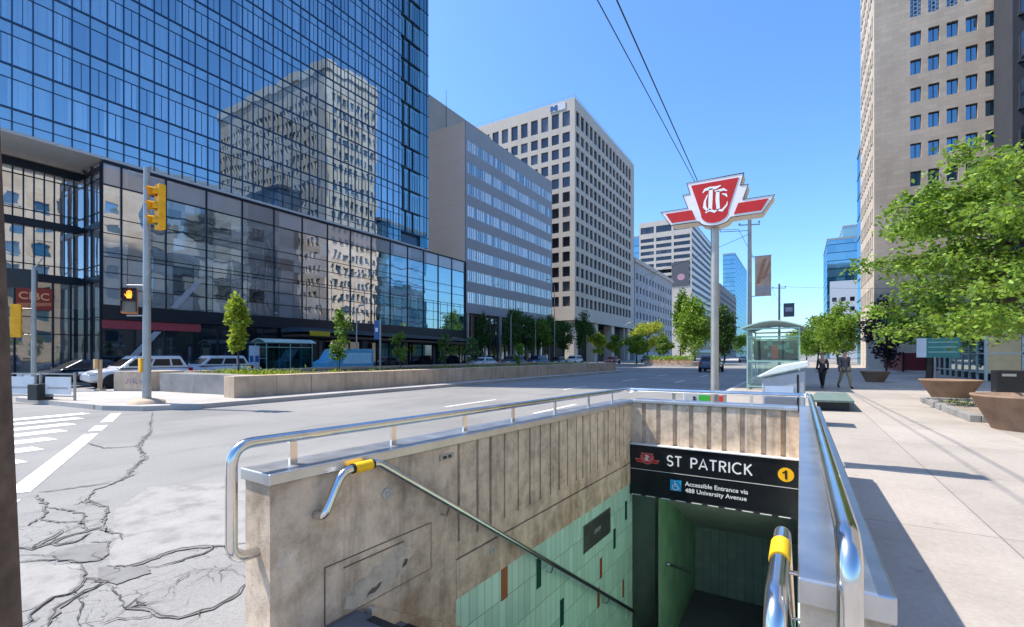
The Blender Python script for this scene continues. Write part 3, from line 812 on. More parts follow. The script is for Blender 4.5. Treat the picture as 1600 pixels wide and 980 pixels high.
# small emblem on the station sign
def badge_letters(mb, O, A, B, N, k, lift, wd=1.0):
    def S_(pts, w):
        stroke(mb, [(a*k, b*k) for a, b in pts], [q*k*wd for q in w] if isinstance(w, list) else w*k*wd, O, A, B, N*lift)
    S_([(-.155,.455),(-.125,.495),(-.06,.505),(.02,.50),(.085,.52)], [.012,.035,.045,.04,.012])
    S_([(-.045,.5),(-.05,.36),(-.055,.2)], [.05,.055,.05])
    S_([(-.12,.165),(-.06,.2),(.0,.165),(.06,.19)], [.012,.04,.035,.012])
    S_([(-.09,.42),(-.125,.33),(-.13,.25),(-.085,.185)], [.012,.03,.045,.02])
    S_([(.005,.455),(.06,.45),(.12,.46),(.165,.43)], [.015,.035,.035,.01])
    S_([(.045,.45),(.04,.33),(.05,.2)], [.045,.05,.045])
    S_([(.1,.40),(.15,.38),(.165,.345)], [.012,.03,.01])
    S_([(.03,.19),(.1,.165),(.16,.235),(.17,.28)], [.03,.035,.022,.008])
red = paint('emblem_red', (.50,.018,.012), .35, 0, .12, 5)
pale = paint('emblem_white', (.78,.74,.74), .35, 0, .06, 4)
def build_badge(parent, O, S, N, layers, pale=pale):
    A = (1,0,0); B = (0,0,1)
    outer, shield, wing, k = winged_badge(O, S)
    O = V(O)
    m = MB(); m.prism(outer, O, A, B, N*layers[0]); face = m.build("emblem_face", pale, parent, True)
    m = MB(); m.prism(shield, O+N*layers[0], A, B, N*(layers[1])); m.build("shield", red, face, True)
    for sgn in (1, -1):
        m = MB(); m.prism([(a*sgn, b) for a, b in wing], O+N*layers[0], A, B, N*(layers[1])); m.build("wing", red, face, True)
    m = MB(); badge_letters(m, O, A, B, N, k, layers[0]+layers[1]+layers[2]); m.build("monogram", M['sign_white'], face, True)
    return face, outer, k
lg = MB()
build_badge(sg, (-1.88, 6.80, .135), .175, V((0,-1,0)), (.002,.002,.001), paint('emblem_rose_edge', (.62,.17,.16), .4))

# ------------------------------------------------------------------ winged subway sign on its pole
st = thing("subway_pole_sign", (-1.06, 7.38, .15), "red and white winged subway sign on a tall steel pole behind the stairwell", "subway sign")
O = V((-1.045, 7.27, 3.585)); N = V((0,-1,0))
face, outer, k = build_badge(st, O, .745, N, (.012,.006,.002))
m = MB(); m.prism([(a*.985, .25*k+(b-.25*k)*.985) for a, b in outer], O+V((0,.002,0)), (1,0,0), (0,0,1), V((0,.27,0)))
m.build("sign_cabinet", paint('cabinet_cream', (.60,.55,.46), .5, 0, .12, 3), st, True)
m = MB(); q = [O + V((a,-.012,b)) for a, b in outer]; m.tube(q+[q[0]], .007, 6); m.build("edge_trim", M['dark_metal'], st, True)
m = MB(); m.tube([(-1.06,7.4,.15),(-1.06,7.4,3.62)], .056, 16); m.lathe([(.16,.15),(.16,.17),(.06,.175)], (-1.06,7.4,0), 16); m.build("pole", paint('pole_steel', (.42,.385,.34), .35, .5, .2, 3), st, True)

# ------------------------------------------------------------------ traffic signals
def hand(mb, O, A, B, N, s):
    O = V(O); A = V(A); B = V(B); N = V(N)
    mb.add([O+A*(a*s)+B*(b*s)+N*.004 for a, b in [(-.22,-.45),(.2,-.45),(.28,-.1),(.26,.1),(-.24,.1),(-.26,-.1)]], [tuple(range(6))])
    for x, h0 in ((-.185,.36),(-.06,.48),(.07,.5),(.2,.4)):
        stroke(mb, [(x*s,.08*s),(x*s*1.05,h0*s)], .1*s, O, A, B, N*.005)
    stroke(mb, [(-.2*s,-.3*s),(-.42*s,.02*s)], .1*s, O, A, B, N*.006)

def signal_head(par, C, A, N, name="signal_head"):
    """three-lens head at centre C; A = sideways, N = the way it faces"""
    C, A, N = V(C), V(A), V(N); B = V((0,0,1))
    m = MB()
    m.prism([(-.17,-.72),(.17,-.72),(.17,.72),(-.17,.72)], C+N*.0, A, B, N*-.2)
    hd = m.build(name, M['yellow'], par, True, .02)
    for i, c in enumerate(((.25,.01,.008),(.3,.15,.01),(.01,.16,.08))):
        zc = .46-.46*i; cc = C+B*zc
        m = MB(); m.add([cc+N*.006+A*(.14*math.cos(t))+B*(.14*math.sin(t)) for t in [2*PI*k/20 for k in range(20)]], [tuple(range(20))])
        m.build("lens", plain('lens', c, .2), hd, True)
        m = MB(); n = 16; ang = [math.radians(-30+240*k/n) for k in range(n+1)]
        vs = [cc+A*(.155*math.cos(t))+B*(.155*math.sin(t)) for t in ang]
        vs += [v+N*(.27 if 30 < math.degrees(t) < 150 else .17)-B*.03 for v, t in zip(vs, ang)]
        m.add(vs, [(k,k+1,n+2+k,n+1+k) for k in range(n)]); m.build("visor", M['yellow'], hd, True)
    return hd

def walk_head(par, C, A, N, lit=True):
    C, A, N = V(C), V(A), V(N); B = V((0,0,1))
    m = MB(); m.prism([(-.21,-.41),(.21,-.41),(.21,.41),(-.21,.41)], C, A, B, N*-.2)
    hd = m.build("walk_signal", paint('signal_orange', (.6,.2,.03), .5), par, True, .015)
    for zc, on in ((.2, True), (-.2, False)):
        m = MB(); m.prism([(-.18,-.18),(.18,-.18),(.18,.18),(-.18,.18)], C+B*zc, A, B, N*.012); m.build("lens", M['black'] if on else paint('unlit_lens', (.2,.19,.17), .3), hd, True)
        if on and lit:
            m = MB(); hand(m, C+B*zc+N*.012, A, B, N, .27); m.build("hand_symbol", emit('hand_orange', (1,.2,.02), 1.6), hd, True)
        m = MB(); m.prism([(-.2,.18),(.2,.18),(.2,.2),(-.2,.2)], C+B*zc, A, B, N*.2); m.prism([(-.2,-.15),(-.185,-.15),(-.185,.18),(-.2,.18)], C+B*zc, A, B, N*.16); m.prism([(.185,-.15),(.2,-.15),(.2,.18),(.185,.18)], C+B*zc, A, B, N*.16)
        m.build("visor", M['black'], hd, True)
    return hd

sp = thing("traffic_signal", (-18.0,6.8,.15), "grey signal pole with yellow traffic light and lit orange hand on the near median", "traffic signal")
m = MB(); m.tube([(-18,6.8,.15),(-18,6.8,7.75)], .125, 14, r_end=.085); pole = m.build("pole", M['galv'], sp, True)
m = MB(); m.lathe([(.55,.15),(.5,.24),(.3,.29),(.14,.31)], (-18,6.8,0), 8); m.build("pole_base", M['conc_median'], pole, True)
signal_head(sp, (-17.62,6.92,6.47), (1,0,0), (0,-1,0))
m = MB(); m.tube([(-18,6.8,6.9),(-17.65,7.05,6.9)], .03, 8); m.tube([(-18,6.8,6.0),(-17.65,7.05,6.0)], .03, 8); m.build("bracket", M['galv'], sp, True)
cA = V((.45,.89,0)).normalized(); cN = V((.89,-.45,0)).normalized()
walk_head(sp, (-18.48,6.5,3.46), cA, cN)
m = MB(); m.tube([(-18,6.8,3.95),(-18.5,6.45,3.95)], .025, 8); m.tube([(-18,6.8,2.98),(-18.5,6.45,2.98)], .025, 8); m.build("bracket", M['galv'], sp, True)
m = MB(); m.box(-18.16,-17.98,6.62,6.72,1.15,1.6); m.build("push_button_box", M['yellow'], sp, True, .01)

s2 = thing("traffic_signal", (-28.9,6.7,.0), "grey signal pole at far left with a yellow light and a dark street board", "traffic signal")
m = MB(); m.tube([(-28.9,6.7,0),(-28.9,6.7,5.6)], .1, 12, r_end=.08); m.tube([(-28.9,6.7,5.5),(-28.6,6.9,6.0)], .03, 6); m.build("pole", M['galv'], s2, True)
signal_head(s2, (-29.25,6.25,3.2), (-.45,-.89,0), (-.89,.45,0))
m = MB(); m.prism([(-.75,-.42),(.75,-.42),(.75,.42),(-.75,.42)], (-29.5,6.2,5.1), V((.45,.89,0)).normalized(), (0,0,1), (-.05,.03,0)); m.build("street_board", M['dark_metal'], s2, True)
m = MB(); m.tube([(-28.9,6.7,3.75),(-29.3,6.3,3.75)], .025, 6); m.tube([(-28.9,6.7,2.6),(-29.3,6.3,2.6)], .025, 6); m.build("bracket", M['galv'], s2, True)

bp = thing("push_button_post", (-26.0,8.1,.15), "short tan post with a crossing button near the silver cars", "post")
m = MB(); m.tube([(-26,8.1,.15),(-26,8.1,1.5)], .085, 10); m.lathe([(.2,.15),(.2,.2),(.1,.24)], (-26,8.1,0), 10); m.build("post", paint('tan_post', (.42,.33,.22), .6), bp, True)
m = MB(); m.box(-26.12,-25.88,7.9,8.0,1.1,1.52); m.build("button_box", paint('ochre_box', (.55,.36,.16), .5), bp, True, .01)

# ------------------------------------------------------------------ weathered pole at the left edge
tp = thing("utility_pole", (-2.98,.56,.15), "weathered dark wooden pole cut by the left edge of the picture", "utility pole")
m = MB(); m.tube([(-3.03,.56,.15),(-3.05,.52,2.0),(-3.18,.44,6.0)], [.115,.10,.085], 18)
m.build("pole", paint('weathered_wood', (.12,.085,.065), .85, 0, .5, 9, .5), tp, True)
m = MB(); n=8
for (a0,a1,z0,z1,d) in ((-1.2,-.1,1.45,1.72,.003),(-.9,.2,1.2,1.4,.004),(-1.0,-.3,.95,1.15,.003)):
    vs = []
    for kk in range(n+1):
        t = a0+(a1-a0)*kk/n
        for zz in (z0+random.uniform(-.03,.03), z1+random.uniform(-.04,.03)):
            R_ = .115-.012*(zz-.15)/1.85+d; cx = -3.03-.02*(zz-.15)/1.85; cyy = .56-.04*(zz-.15)/1.85
            vs.append((cx+R_*math.cos(t), cyy+R_*math.sin(t), zz))
    m.add(vs, [(2*kk,2*kk+2,2*kk+3,2*kk+1) for kk in range(n)])
m.build("paper_scrap", paint('torn_paper', (.45,.42,.38), .9, 0, .4, 14), tp, True)

# ------------------------------------------------------------------ median planter walls
def wall_thing(pts, z0, z1, label, mat, cap=None, holes=None):
    t = thing("planter_wall", (pts[0][0], pts[0][1], z0), label, "wall")
    m = MB(); m.prism(pts, (0,0,z0), (1,0,0), (0,1,0), (0,0,z1-z0)); wb = m.build("wall", mat, t, True, .012)
    return t
def coping_seam_wall(x0,y0,x1,y1,wd,z0,z1,label,mat,seg=1.5):
    """a long low wall of butted stones with open joints"""
    d = V((x1-x0,y1-y0,0)); Ln = d.length; d.normalize(); nn = V((-d.y,d.x,0))
    t = thing("planter_wall", (x0,y0,z0), label, "wall")
    m = MB(); u = 0
    while u < Ln-.01:
        e = min(Ln, u+seg*random.uniform(.85,1.15)); j = random.uniform(-.008,.008)
        m.obox((x0,y0,0), d, nn, u+.008, e-.008, 0+j, wd, z0, z1+random.uniform(-.006,.006)); u = e
    m.build("wall", mat, t, True, .01)
    m = MB(); m.obox((x0,y0,0), d, nn, .03, Ln-.03, .03, wd-.03, z0, z1-.03); m.build("joint_fill", M['crack'], t, True)
    return t
coping_seam_wall(-17.35,9.2,-16.05,46.2,.75,.15,.93,"long low tan stone planter wall stained brown along the median", M['conc_median'])
coping_seam_wall(-16.15,46.95,-25.2,46.95,.7,.15,.93,"short tan stone wall closing the far end of the median planter", M['conc_median'])
coping_seam_wall(-25.6,46.2,-25.6,10.4,.7,.15,.93,"long low stone planter wall on the far side of the median", M['conc_median'])
wall_thing([(-25.3,8.35),(-23.75,9.15),(-23.75,10.39),(-25.3,10.39)], .15, 1.0, "short tan stone block with faint violet graffiti at left of the signal pole", M['conc_median'])
m = MB()
for q in ([(.25,.3),(.35,.55),(.45,.3),(.5,.5)],[(.6,.28),(.6,.55),(.75,.5),(.65,.4),(.78,.3)],[(.85,.5),(.95,.3),(1.0,.5)]):
    stroke(m, q, .03, (-25.0,8.505,.15), V((.8944,.4472,0)), (0,0,1), V((.4472,-.8944,0))*.02)
m.build("graffiti_scrawl", paint('violet_spray', (.25,.16,.38), .7), bpy.data.objects['planter_wall.003'], True)
wall_thing([(-23.4,9.3),(-18.15,9.9),(-18.15,10.5),(-23.4,10.5)], .15, .93, "smooth grey concrete wall set back between two tan blocks", M['conc_grey'])
soil = MB(); soil.prism([(-24.95,10.5),(-17.65,10.5),(-16.45,46.3),(-24.95,46.3)], (0,0,.15), (1,0,0), (0,1,0), (0,0,.65)); struct(soil, "soil", paint('dark_soil', (.06,.045,.03), .95, 0, .4, 3, .4))

# ------------------------------------------------------------------ crowd barrier
br = thing("barricade", (-22.5,5.4,.15), "low white barricade with two pale panels beside the far left crossing", "barricade")
U = V((.94,.34,0)); NN = V((.34,-.94,0))
m = MB()
for u in (-1.5,-.05,1.45):
    m.obox((-22.5,5.4,.15), U, NN, u, u+.05, -.03, .03, 0, .95)
for zz in (.88,.12): m.obox((-22.5,5.4,.15), U, NN, -1.5, 1.5, -.02, .02, zz, zz+.04)
m.build("frame", M['galv'], br, True)
for u in (-1.35,.25):
    m = MB(); m.obox((-22.5,5.4,.15), U, NN, u, u+1.1, .02, .045, .2, .8); m.build("panel", M['white'], br, True)
    m = MB(); m.obox((-22.5,5.4,.15), U, NN, u+.1, u+1.0, .046, .05, .38, .45); m.build("stripe", paint('dull_stripe', (.5,.42,.4), .6), br, True)
m = MB(); m.obox((-22.5,5.4,.15), U, NN, -.25,.2,-.25,.25,0,.55); m.build("ballast", M['dark_metal'], br, True, .03)

# ------------------------------------------------------------------ bus shelter on the near pavement
def shelter(loc, W, D, H, label, rot=0, tint=(.90,.98,.96), ad=None):
    t = thing("bus_shelter", loc, label, "bus shelter", None, rot)
    fr = paint('shelter_frame', (.30,.50,.44), .4, .3, .1)
    m = MB(); s = .06
    for x in (0, W):
        for y in (0, D*.5, D): m.box(x-s/2,x+s/2,y-s/2,y+s/2,0,H)
    for x in (0, W):
        for zz in (.12, H-.42, H-.06): m.box(x-s/2,x+s/2,s/2,D-s/2,zz,zz+.06)
    for y in (0, D):
        for zz in (.12, 1.25, H-.42, H-.06): m.box(s/2,W-s/2,y-s/2,y+s/2,zz,zz+.06)
    frm = m.build("frame", fr, t)
    gl = clear_glass('shelter_glass', tint, .16)
    for (a,b,c,d) in ((s,W-s,-.006,.006),(s,W-s,D-.006,D+.006)):
        m = MB(); m.box(a,b,c,d,.19,H-.43); m.build("glass_pane", gl, t)
    for y0 in (0, D*.5):
        m = MB(); m.box(W-.006,W+.006,y0+s,y0+D*.5-s,.19,H-.43); m.build("glass_pane", gl, t)
    m = MB(); n = 10; prof = [(-.22+(W+.44)*i/n, H+.03+.30*math.sin(PI*i/n)) for i in range(n+1)]
    prof2 = [(a, b-.05) for a, b in reversed(prof)]
    m.prism(prof+prof2, (0,-.25,0), (1,0,0), (0,0,1), (0,D+.5,0)); m.build("roof", paint('shelter_roof', (.50,.66,.60), .35), t)
    m = MB(); m.box(.08,W-.08,D*.5-.04,D*.5+.04,1.32,H-.5); m.mat(1)
    for i in range(9):
        a = .15+(W-.45)*random.random(); b = 1.38+(H-2.1)*random.random(); m.box(a,a+.12+.1*random.random(),D*.5-.052,D*.5-.041,b,b+.15+.2*random.random())
    m.mat(2); m.box(W*.42,W*.56,D*.5-.055,D*.5-.041,1.38,H-.75)
    m.build("poster_panel", [paint('poster_dark', (.008,.04,.036), .5), paint('poster_pale', (.10,.30,.26), .5), paint('poster_red', (.4,.05,.03), .4)], t)
    m = MB(); m.box(.3,W-.3,D-.45,D-.1,.5,.55); m.box(.4,.46,D-.4,D-.15,0,.5); m.box(W-.46,W-.4,D-.4,D-.15,0,.5); m.build("bench", M['galv'], t)
    return t
shelter((-2.02,23.6,.15), 2.0, 4.6, 2.75, "green tinted glass bus shelter with an arched roof on the near pavement")

# ------------------------------------------------------------------ litter bin with sloping lid
lb = thing("litter_bin", (-.32,12.4,.15), "grey street recycling bin with a pale sloping lid behind the stairwell", "litter bin")
m = MB(); m.prism([(-.42,0),(.42,0),(.42,1.22),(-.42,1.02)], (0,-.3,0), (1,0,0), (0,0,1), (0,.62,0))
m.build("body", paint('bin_grey', (.33,.36,.39), .4, .1, .1, 3), lb, bevel=.03)
m = MB(); m.prism([(-.52,1.06),(-.45,1.05),(.50,1.30),(.47,1.43),(-.1,1.31)], (0,-.36,0), (1,0,0), (0,0,1), (0,.74,0)); m.build("lid", paint('bin_lid', (.66,.72,.68), .3, 0, .1), lb, bevel=.03)
m = MB(); m.box(.26,.30,-.308,-.302,.02,1.12); m.build("seam", M['black'], lb)
m = MB(); m.box(-.36,.2,-.312,-.302,.62,.86); m.build("notice_panel", paint('bin_panel', (.42,.50,.62), .4), lb)
m = MB(); m.box(-.36,.24,-.311,-.302,.36,.58); m.build("slot_panel", paint('slot_grey', (.16,.17,.19), .4), lb)

# ------------------------------------------------------------------ green bench deck, news box
gb = thing("slab_bench", (.76,17.2,.15), "low flat green slab bench standing on the pavement past the stairwell", "bench")
m = MB(); m.prism([(-.56,-1.75),(.5,-1.45),(.55,1.9),(-.3,1.6)], (0,0,.25), (1,0,0), (0,1,0), (0,0,.06)); m.build("deck", paint('bench_green', (.15,.21,.18), .6, 0, .25, 4), gb, bevel=.01)
for yy in (-1.2,1.3):
    m = MB(); m.box(-.35,.4,yy-.06,yy+.06,0,.25); m.build("leg", M['dark_metal'], gb)
nb = thing("news_box", (-1.38,8.35,.15), "newspaper box with green and red panels half hidden behind the rear parapet", "news box")
m = MB(); m.box(-.28,.34,-.2,.2,.06,.93); m.build("cabinet", paint('news_white', (.5,.5,.5), .4), nb, bevel=.02)
m = MB(); m.box(-.03,.14,-.208,-.201,.5,.9); m.build("green_panel", paint('news_green', (.05,.45,.05), .4), nb)
m = MB(); m.box(.142,.335,-.208,-.201,.5,.9); m.build("red_panel", paint('news_red', (.65,.05,.03), .4), nb)
m = MB()
for i in range(10):
    a, b = random.uniform(-.27,-.09), random.uniform(.55,.86); m.box(a,a+.04,-.207,-.201,b,b+.03)
m.build("printed_pattern", M['dark_metal'], nb)

# ------------------------------------------------------------------ bowl planters, bed, sign
clay = concrete('planter_clay', (.26,.175,.125), 2.2, amt=.34, bump=.4, streak=.3)
def bowl(loc, R0, R1, H, label):
    t = thing("bowl_planter", loc, label, "planter", "wide bowl planters along the pavement")
    m = MB(); m.lathe([(R0,0),(R1-.02,H-.05),(R1,H-.04),(R1,H),(R1-.09,H),(R1-.12,H-.1),(.01,H-.1)], (0,0,0), 40)
    m.build("bowl", clay, t)
    m = MB(); m.lathe([(R1-.1,H-.085),(.01,H-.06)], (0,0,0), 24); m.build("soil", bpy.data.materials['dark_soil'], t)
    return t
bowl((4.0,13.85,.15), .52, .86, .72, "tan bowl planter nearest the camera, cut by the right edge")
bowl((4.45,21.9,.15), .45, .84, .70, "tan bowl planter just behind the raised bed with ground cover")
bowl((3.7,34.2,.15), .42, .72, .62, "small distant tan bowl planter near the two walkers")
bd_ = thing("raised_bed", (3.4,14.8,.15), "low stone edged planting bed between two bowl planters", "planting bed")
m = MB()
ks = [((3.4,20.5),(3.35,17.6)),((3.35,17.6),(3.36,14.85)),((3.36,14.85),(5.8,14.85)),((5.8,14.85),(9.5,14.85)),((3.4,20.5),(9.5,20.5))]
for a, b in ks:
    a, b = V(a), V(b); d = (b-a); Ln = d.length; d.normalize(); n_ = V((-d.y, d.x)); 
    if n_.dot(V((6.4,17.6))-a) < 0: n_ = -n_
    m.obox((a.x,a.y,0), (d.x,d.y), (n_.x,n_.y), .01 if Ln>3 else .21, Ln-.01, 0, .2, .15, .31)
m.build("edging", M['conc_grey'], bd_, True, .01)
m = MB(); m.box(3.58,9.4,15.07,20.3,.15,.24); m.build("soil", concrete('bed_gravel', (.30,.25,.21), 6, amt=.4, bump=1.), bd_, True)

pb = thing("notice_board", (6.7,35.6,.15), "green and white notice board on a thin post under the leafy tree", "sign")
A2 = V((.88,-.47,0)).normalized(); N2 = V((-.47,-.88,0)).normalized()
m = MB(); m.prism([(-.98,0),(.98,0),(.98,1.15),(-.98,1.15)], (6.7,35.6,1.55), A2, (0,0,1), N2*-.08); m.build("board", paint('board_green', (.06,.24,.19), .4), pb, True)
m = MB(); m.prism([(-.96,.02),(-.5,.02),(-.5,1.13),(-.96,1.13)], V((6.7,35.6,1.55))+N2*.001, A2, (0,0,1), N2*.01); m.build("white_panel", M['white'], pb, True)
m = MB()
for zz, l in ((.86,1.3),(.58,1.25),(.3,1.3)): m.prism([(-.42,zz),(-.42+l,zz),(-.42+l,zz+.05),(-.42,zz+.05)], V((6.7,35.6,1.55))+N2*.001, A2, (0,0,1), N2*.01)
m.build("pale_line", paint('pale_line', (.4,.55,.5), .5), pb, True)
m = MB(); m.tube([(6.6,35.65,.15),(6.6,35.65,1.6)], .06, 8); m.build("post", M['galv'], pb, True)
bx = thing("news_box", (7.05,26.1,.15), "black street box with a pale scuff by the right edge behind the planters", "street box")
m = MB(); m.box(-.45,.5,-.35,.35,.05,.95); m.build("cabinet", M['black'], bx, bevel=.03)
m = MB(); m.box(-.3,.1,-.36,-.352,.72,.82); m.build("notice_panel", M['galv'], bx)

# ------------------------------------------------------------------ overhead wires and line poles
def line_pole(x, y, h, label, r=.14, banner=False, sign=False):
    t = thing("line_pole", (x,y,.15), label, "utility pole")
    m = MB(); m.tube([(0,0,0),(0,0,h)], r, 12, r_end=r*.7); m.build("pole", paint('concrete_pole', (.40,.38,.35), .7, 0, .2, 2), t)
    m = MB(); m.tube([(-.6,0,h-.35),(.55,0,h-.45)], .035, 6)
    for a in (-.55,.5): m.lathe([(.03,0),(.06,.05),(.04,.12),(.01,.14)], (a,0,h-.37), 8)
    m.build("cross_arm", M['galv'], t)
    if banner:
        m = MB(); m.box(.28,1.12,-.012,.012,h-4.65,h-2.35); m.mat(1); m.add([(.3,-.016,h-4.0),(.7,-.016,h-2.5),(.9,-.016,h-2.5),(.55,-.016,h-3.9)],[(0,1,2,3)]); m.add([(.6,-.016,h-3.7),(1.05,-.016,h-2.6),(1.1,-.016,h-2.9),(.8,-.016,h-3.7)],[(0,1,2,3)]); m.mat(2); m.add([(.3,-.016,h-4.55),(1.1,-.016,h-4.55),(1.1,-.016,h-4.1),(.3,-.016,h-4.1)],[(0,1,2,3)])
        m.build("banner", [paint('banner_tan', (.50,.34,.26), .7, 0, .3, 1.5), paint('banner_rust', (.36,.18,.11), .7), paint('banner_grey', (.36,.33,.33), .7)], t)
        m = MB(); m.tube([(0,0,h-2.33),(1.15,0,h-2.33)], .025, 6); m.tube([(0,0,h-4.67),(1.15,0,h-4.67)], .025, 6); m.build("banner_arm", M['galv'], t)
    if sign:
        m = MB(); m.box(.35,1.25,-.03,.03,h-3.2,h-1.9); m.mat(1); m.box(.5,1.1,-.04,-.031,h-2.7,h-2.3); m.build("sign_panel", [paint('sign_slate', (.10,.10,.13), .5), paint('sign_pale', (.5,.45,.5), .5)], t)
    return t
line_pole(-2.55,31.2, 9.7, "tall pale line pole carrying a tan banner behind the bus shelter", banner=True)
line_pole(-1.7,52, 8.4, "thinner distant line pole with a small dark sign beyond the banner pole", .12, sign=True)
def wire(pts, r, label, sag=.35, grp="overhead wires"):
    p = []
    for i in range(len(pts)-1):
        a, b = V(pts[i]), V(pts[i+1]); n = 14
        for k_ in range(n): t = k_/n; q = a.lerp(b, t); q.z -= sag*4*t*(1-t)*((b-a).length/40)**2; p.append(q)
    p.append(V(pts[-1]))
    m = MB(); m.tube(p, r, 6); o = m.build("overhead_wire", M['dark_metal']); tag(o, label, "wire", grp)
wire([(-3.5,-14,9.0),(-3.65,9.5,9.2),(-3.95,21.5,9.35),(-3.9,29.3,8.9),(-3.15,31.2,9.25)], .013, "left strand of the two wires crossing the blue sky", 0)
wire([(-3.1,-14,9.0),(-3.3,9.6,9.2),(-3.8,21.4,9.3),(-3.85,29.0,8.7),(-2.55,31.2,9.1)], .017, "right strand of the two wires crossing the blue sky", 0)
wire([(-3.15,31.2,9.25),(-2.3,52,8.1),(-1.5,95,8.5)], .012, "wire running on from the banner pole to the next pole")
wire([(-2.55,31.2,8.9),(-30,60,11)], .012, "thin wire dropping from the banner pole behind the winged sign", 1.2)
wire([(-1.7,52,8.3),(14,69,9.2)], .012, "short wire from the far pole towards the stone tower", .6)

# ------------------------------------------------------------------ cars
def make_car(loc, rz, color, label, kind='suv', grp="cars parked along the far kerb", cat="car"):
    t = thing("parked_car", loc, label, cat, grp, rz)
    pt = NT('car_paint'); pr_ = pt.principled(color, .28, .35 if sum(color) < 1.6 else .1, .5); pr_.inputs['Coat Weight'].default_value = .6; cm = pt.done(pr_)
    hh = 1.66 if kind == 'suv' else 1.45
    # body: lofted cross-sections from nose (+x) to tail
    if kind == 'suv': S_ = [(2.28,.62,.42,.70),(2.15,.80,.30,.86),(1.7,.89,.24,.98),(1.0,.92,.22,1.04),(0,.93,.21,1.06),(-1.2,.92,.22,1.08),(-1.9,.90,.26,1.08),(-2.2,.82,.34,1.0),(-2.28,.74,.45,.85)]
    else: S_ = [(2.28,.60,.40,.60),(2.15,.78,.28,.72),(1.6,.88,.22,.86),(.9,.90,.20,.94),(0,.91,.20,.96),(-1.2,.90,.21,.98),(-1.9,.87,.26,.96),(-2.2,.78,.34,.88),(-2.28,.70,.42,.74)]
    m = MB(); m.smooth = True; ring = []
    for x, wd, zb, zt in S_:
        zm = zb+(zt-zb)*.55
        ring.append([(x,-wd*.9,zb),(x,-wd,zm-.12),(x,-wd*.985,zm+.08),(x,-wd*.9,zt-.03),(x,-wd*.45,zt+.02),(x,wd*.45,zt+.02),(x,wd*.9,zt-.03),(x,wd*.985,zm+.08),(x,wd,zm-.12),(x,wd*.9,zb)])
    k = 10
    m.add([p for r_ in ring for p in r_], [(i*k+j,i*k+(j+1)%k,(i+1)*k+(j+1)%k,(i+1)*k+j) for i in range(len(ring)-1) for j in range(k)])
    m.add(ring[0], [tuple(range(k))]); m.add(ring[-1], [tuple(range(k))])
    body = m.build("body", cm, t)
    ss = body.modifiers.new("s", 'SUBSURF'); ss.levels = 1; ss.render_levels = 1
    zt = 1.03 if kind == 'suv' else .92
    if kind == 'suv': base, roof = [(1.15,.84),(-2.08,.80)], [(.35,.66),(-1.75,.64)]
    else: base, roof = [(1.05,.82),(-1.75,.78)], [(.15,.64),(-1.05,.62)]
    b = [V((base[0][0],-base[0][1],zt)),V((base[0][0],base[0][1],zt)),V((base[1][0],base[1][1],zt)),V((base[1][0],-base[1][1],zt))]
    rf = [V((roof[0][0],-roof[0][1],hh)),V((roof[0][0],roof[0][1],hh)),V((roof[1][0],roof[1][1],hh)),V((roof[1][0],-roof[1][1],hh))]
    m = MB(); m.add(b+rf, [(0,1,5,4),(1,2,6,5),(2,3,7,6),(3,0,4,7),(4,5,6,7)]); cab = m.build("cabin", cm, t, bevel=.07)
    def pane(i, j, s0, s1, nm):
        """glass on the cabin face from corner i to corner j, inset by shares of its length"""
        lo, hi = .14, .72; q = []
        for s_, h_ in ((s0,lo),(s1,lo),(s1,hi),(s0,hi)):
            p0 = b[i].lerp(b[j], s_); p1 = rf[i].lerp(rf[j], s_); q.append(p0.lerp(p1, h_))
        nn_ = (q[1]-q[0]).cross(q[3]-q[0]).normalized(); cen = V((-.3,0,1.2))
        if nn_.dot(q[0]-cen) < 0: nn_ = -nn_
        m = MB(); m.add([p+nn_*.012 for p in q], [(0,1,2,3)]); m.build(nm, M['car_glass'], t)
    pane(0,1,.06,.94,"windscreen"); pane(2,3,.08,.92,"rear_window")
    for i, j, e in ((1,2,0),(3,0,1)):
        for s0, s1 in ((.07,.40),(.44,.72),(.755,.93)):
            if e: s0, s1 = 1-s1, 1-s0
            pane(i, j, s0, s1, "side_window")
    for x in (1.42,-1.42):
        for sy in (-1, 1):
            m = MB(); yy = sy*.82
            m.lathe([(.2,-.11),(.31,-.11),(.335,-.08),(.335,.08),(.31,.11),(.2,.11)], (x,yy,.335), 20, 'y'); wh = m.build("wheel", M['tyre'], t)
            m = MB(); m.lathe([(.0,.06*sy),(.06,.115*sy),(.215,.10*sy)], (x,yy,.335), 12, 'y'); m.build("rim", M['rim'], wh)
            m = MB(); m.lathe([(.24,.118*sy),(.40,.121*sy),(.395,.02*sy)], (x,sy*.82,.36), 20, 'y'); m.build("wheel_arch", M['tyre'], t)
    for sy in (-1, 1):
        m = MB(); m.prism([(-.2,-.06),(.2,-.04),(.17,.06),(-.2,.07)], (2.02,sy*.62,.78 if kind=='suv' else .66), (.45*0-.55,sy*.83,0), (0,0,1), (.22,sy*.12,0)); m.build("headlight", M['lamp_clear'], t)
        m = MB(); m.box(-2.31,-2.1,sy*.70-.1,sy*.70+.1,.78,1.0); m.build("tail_light", M['lamp_red'], t)
        m = MB(); m.box(.78,.98,sy*.95-.1,sy*.95+.1,zt-.0,zt+.13); m.build("mirror", cm, t, bevel=.03)
    return t
# ------------------------------------------------------------------ helpers for facades
def openings(u0, pitch, wd, n): return [(u0+pitch*i, u0+pitch*i+wd) for i in range(n)]

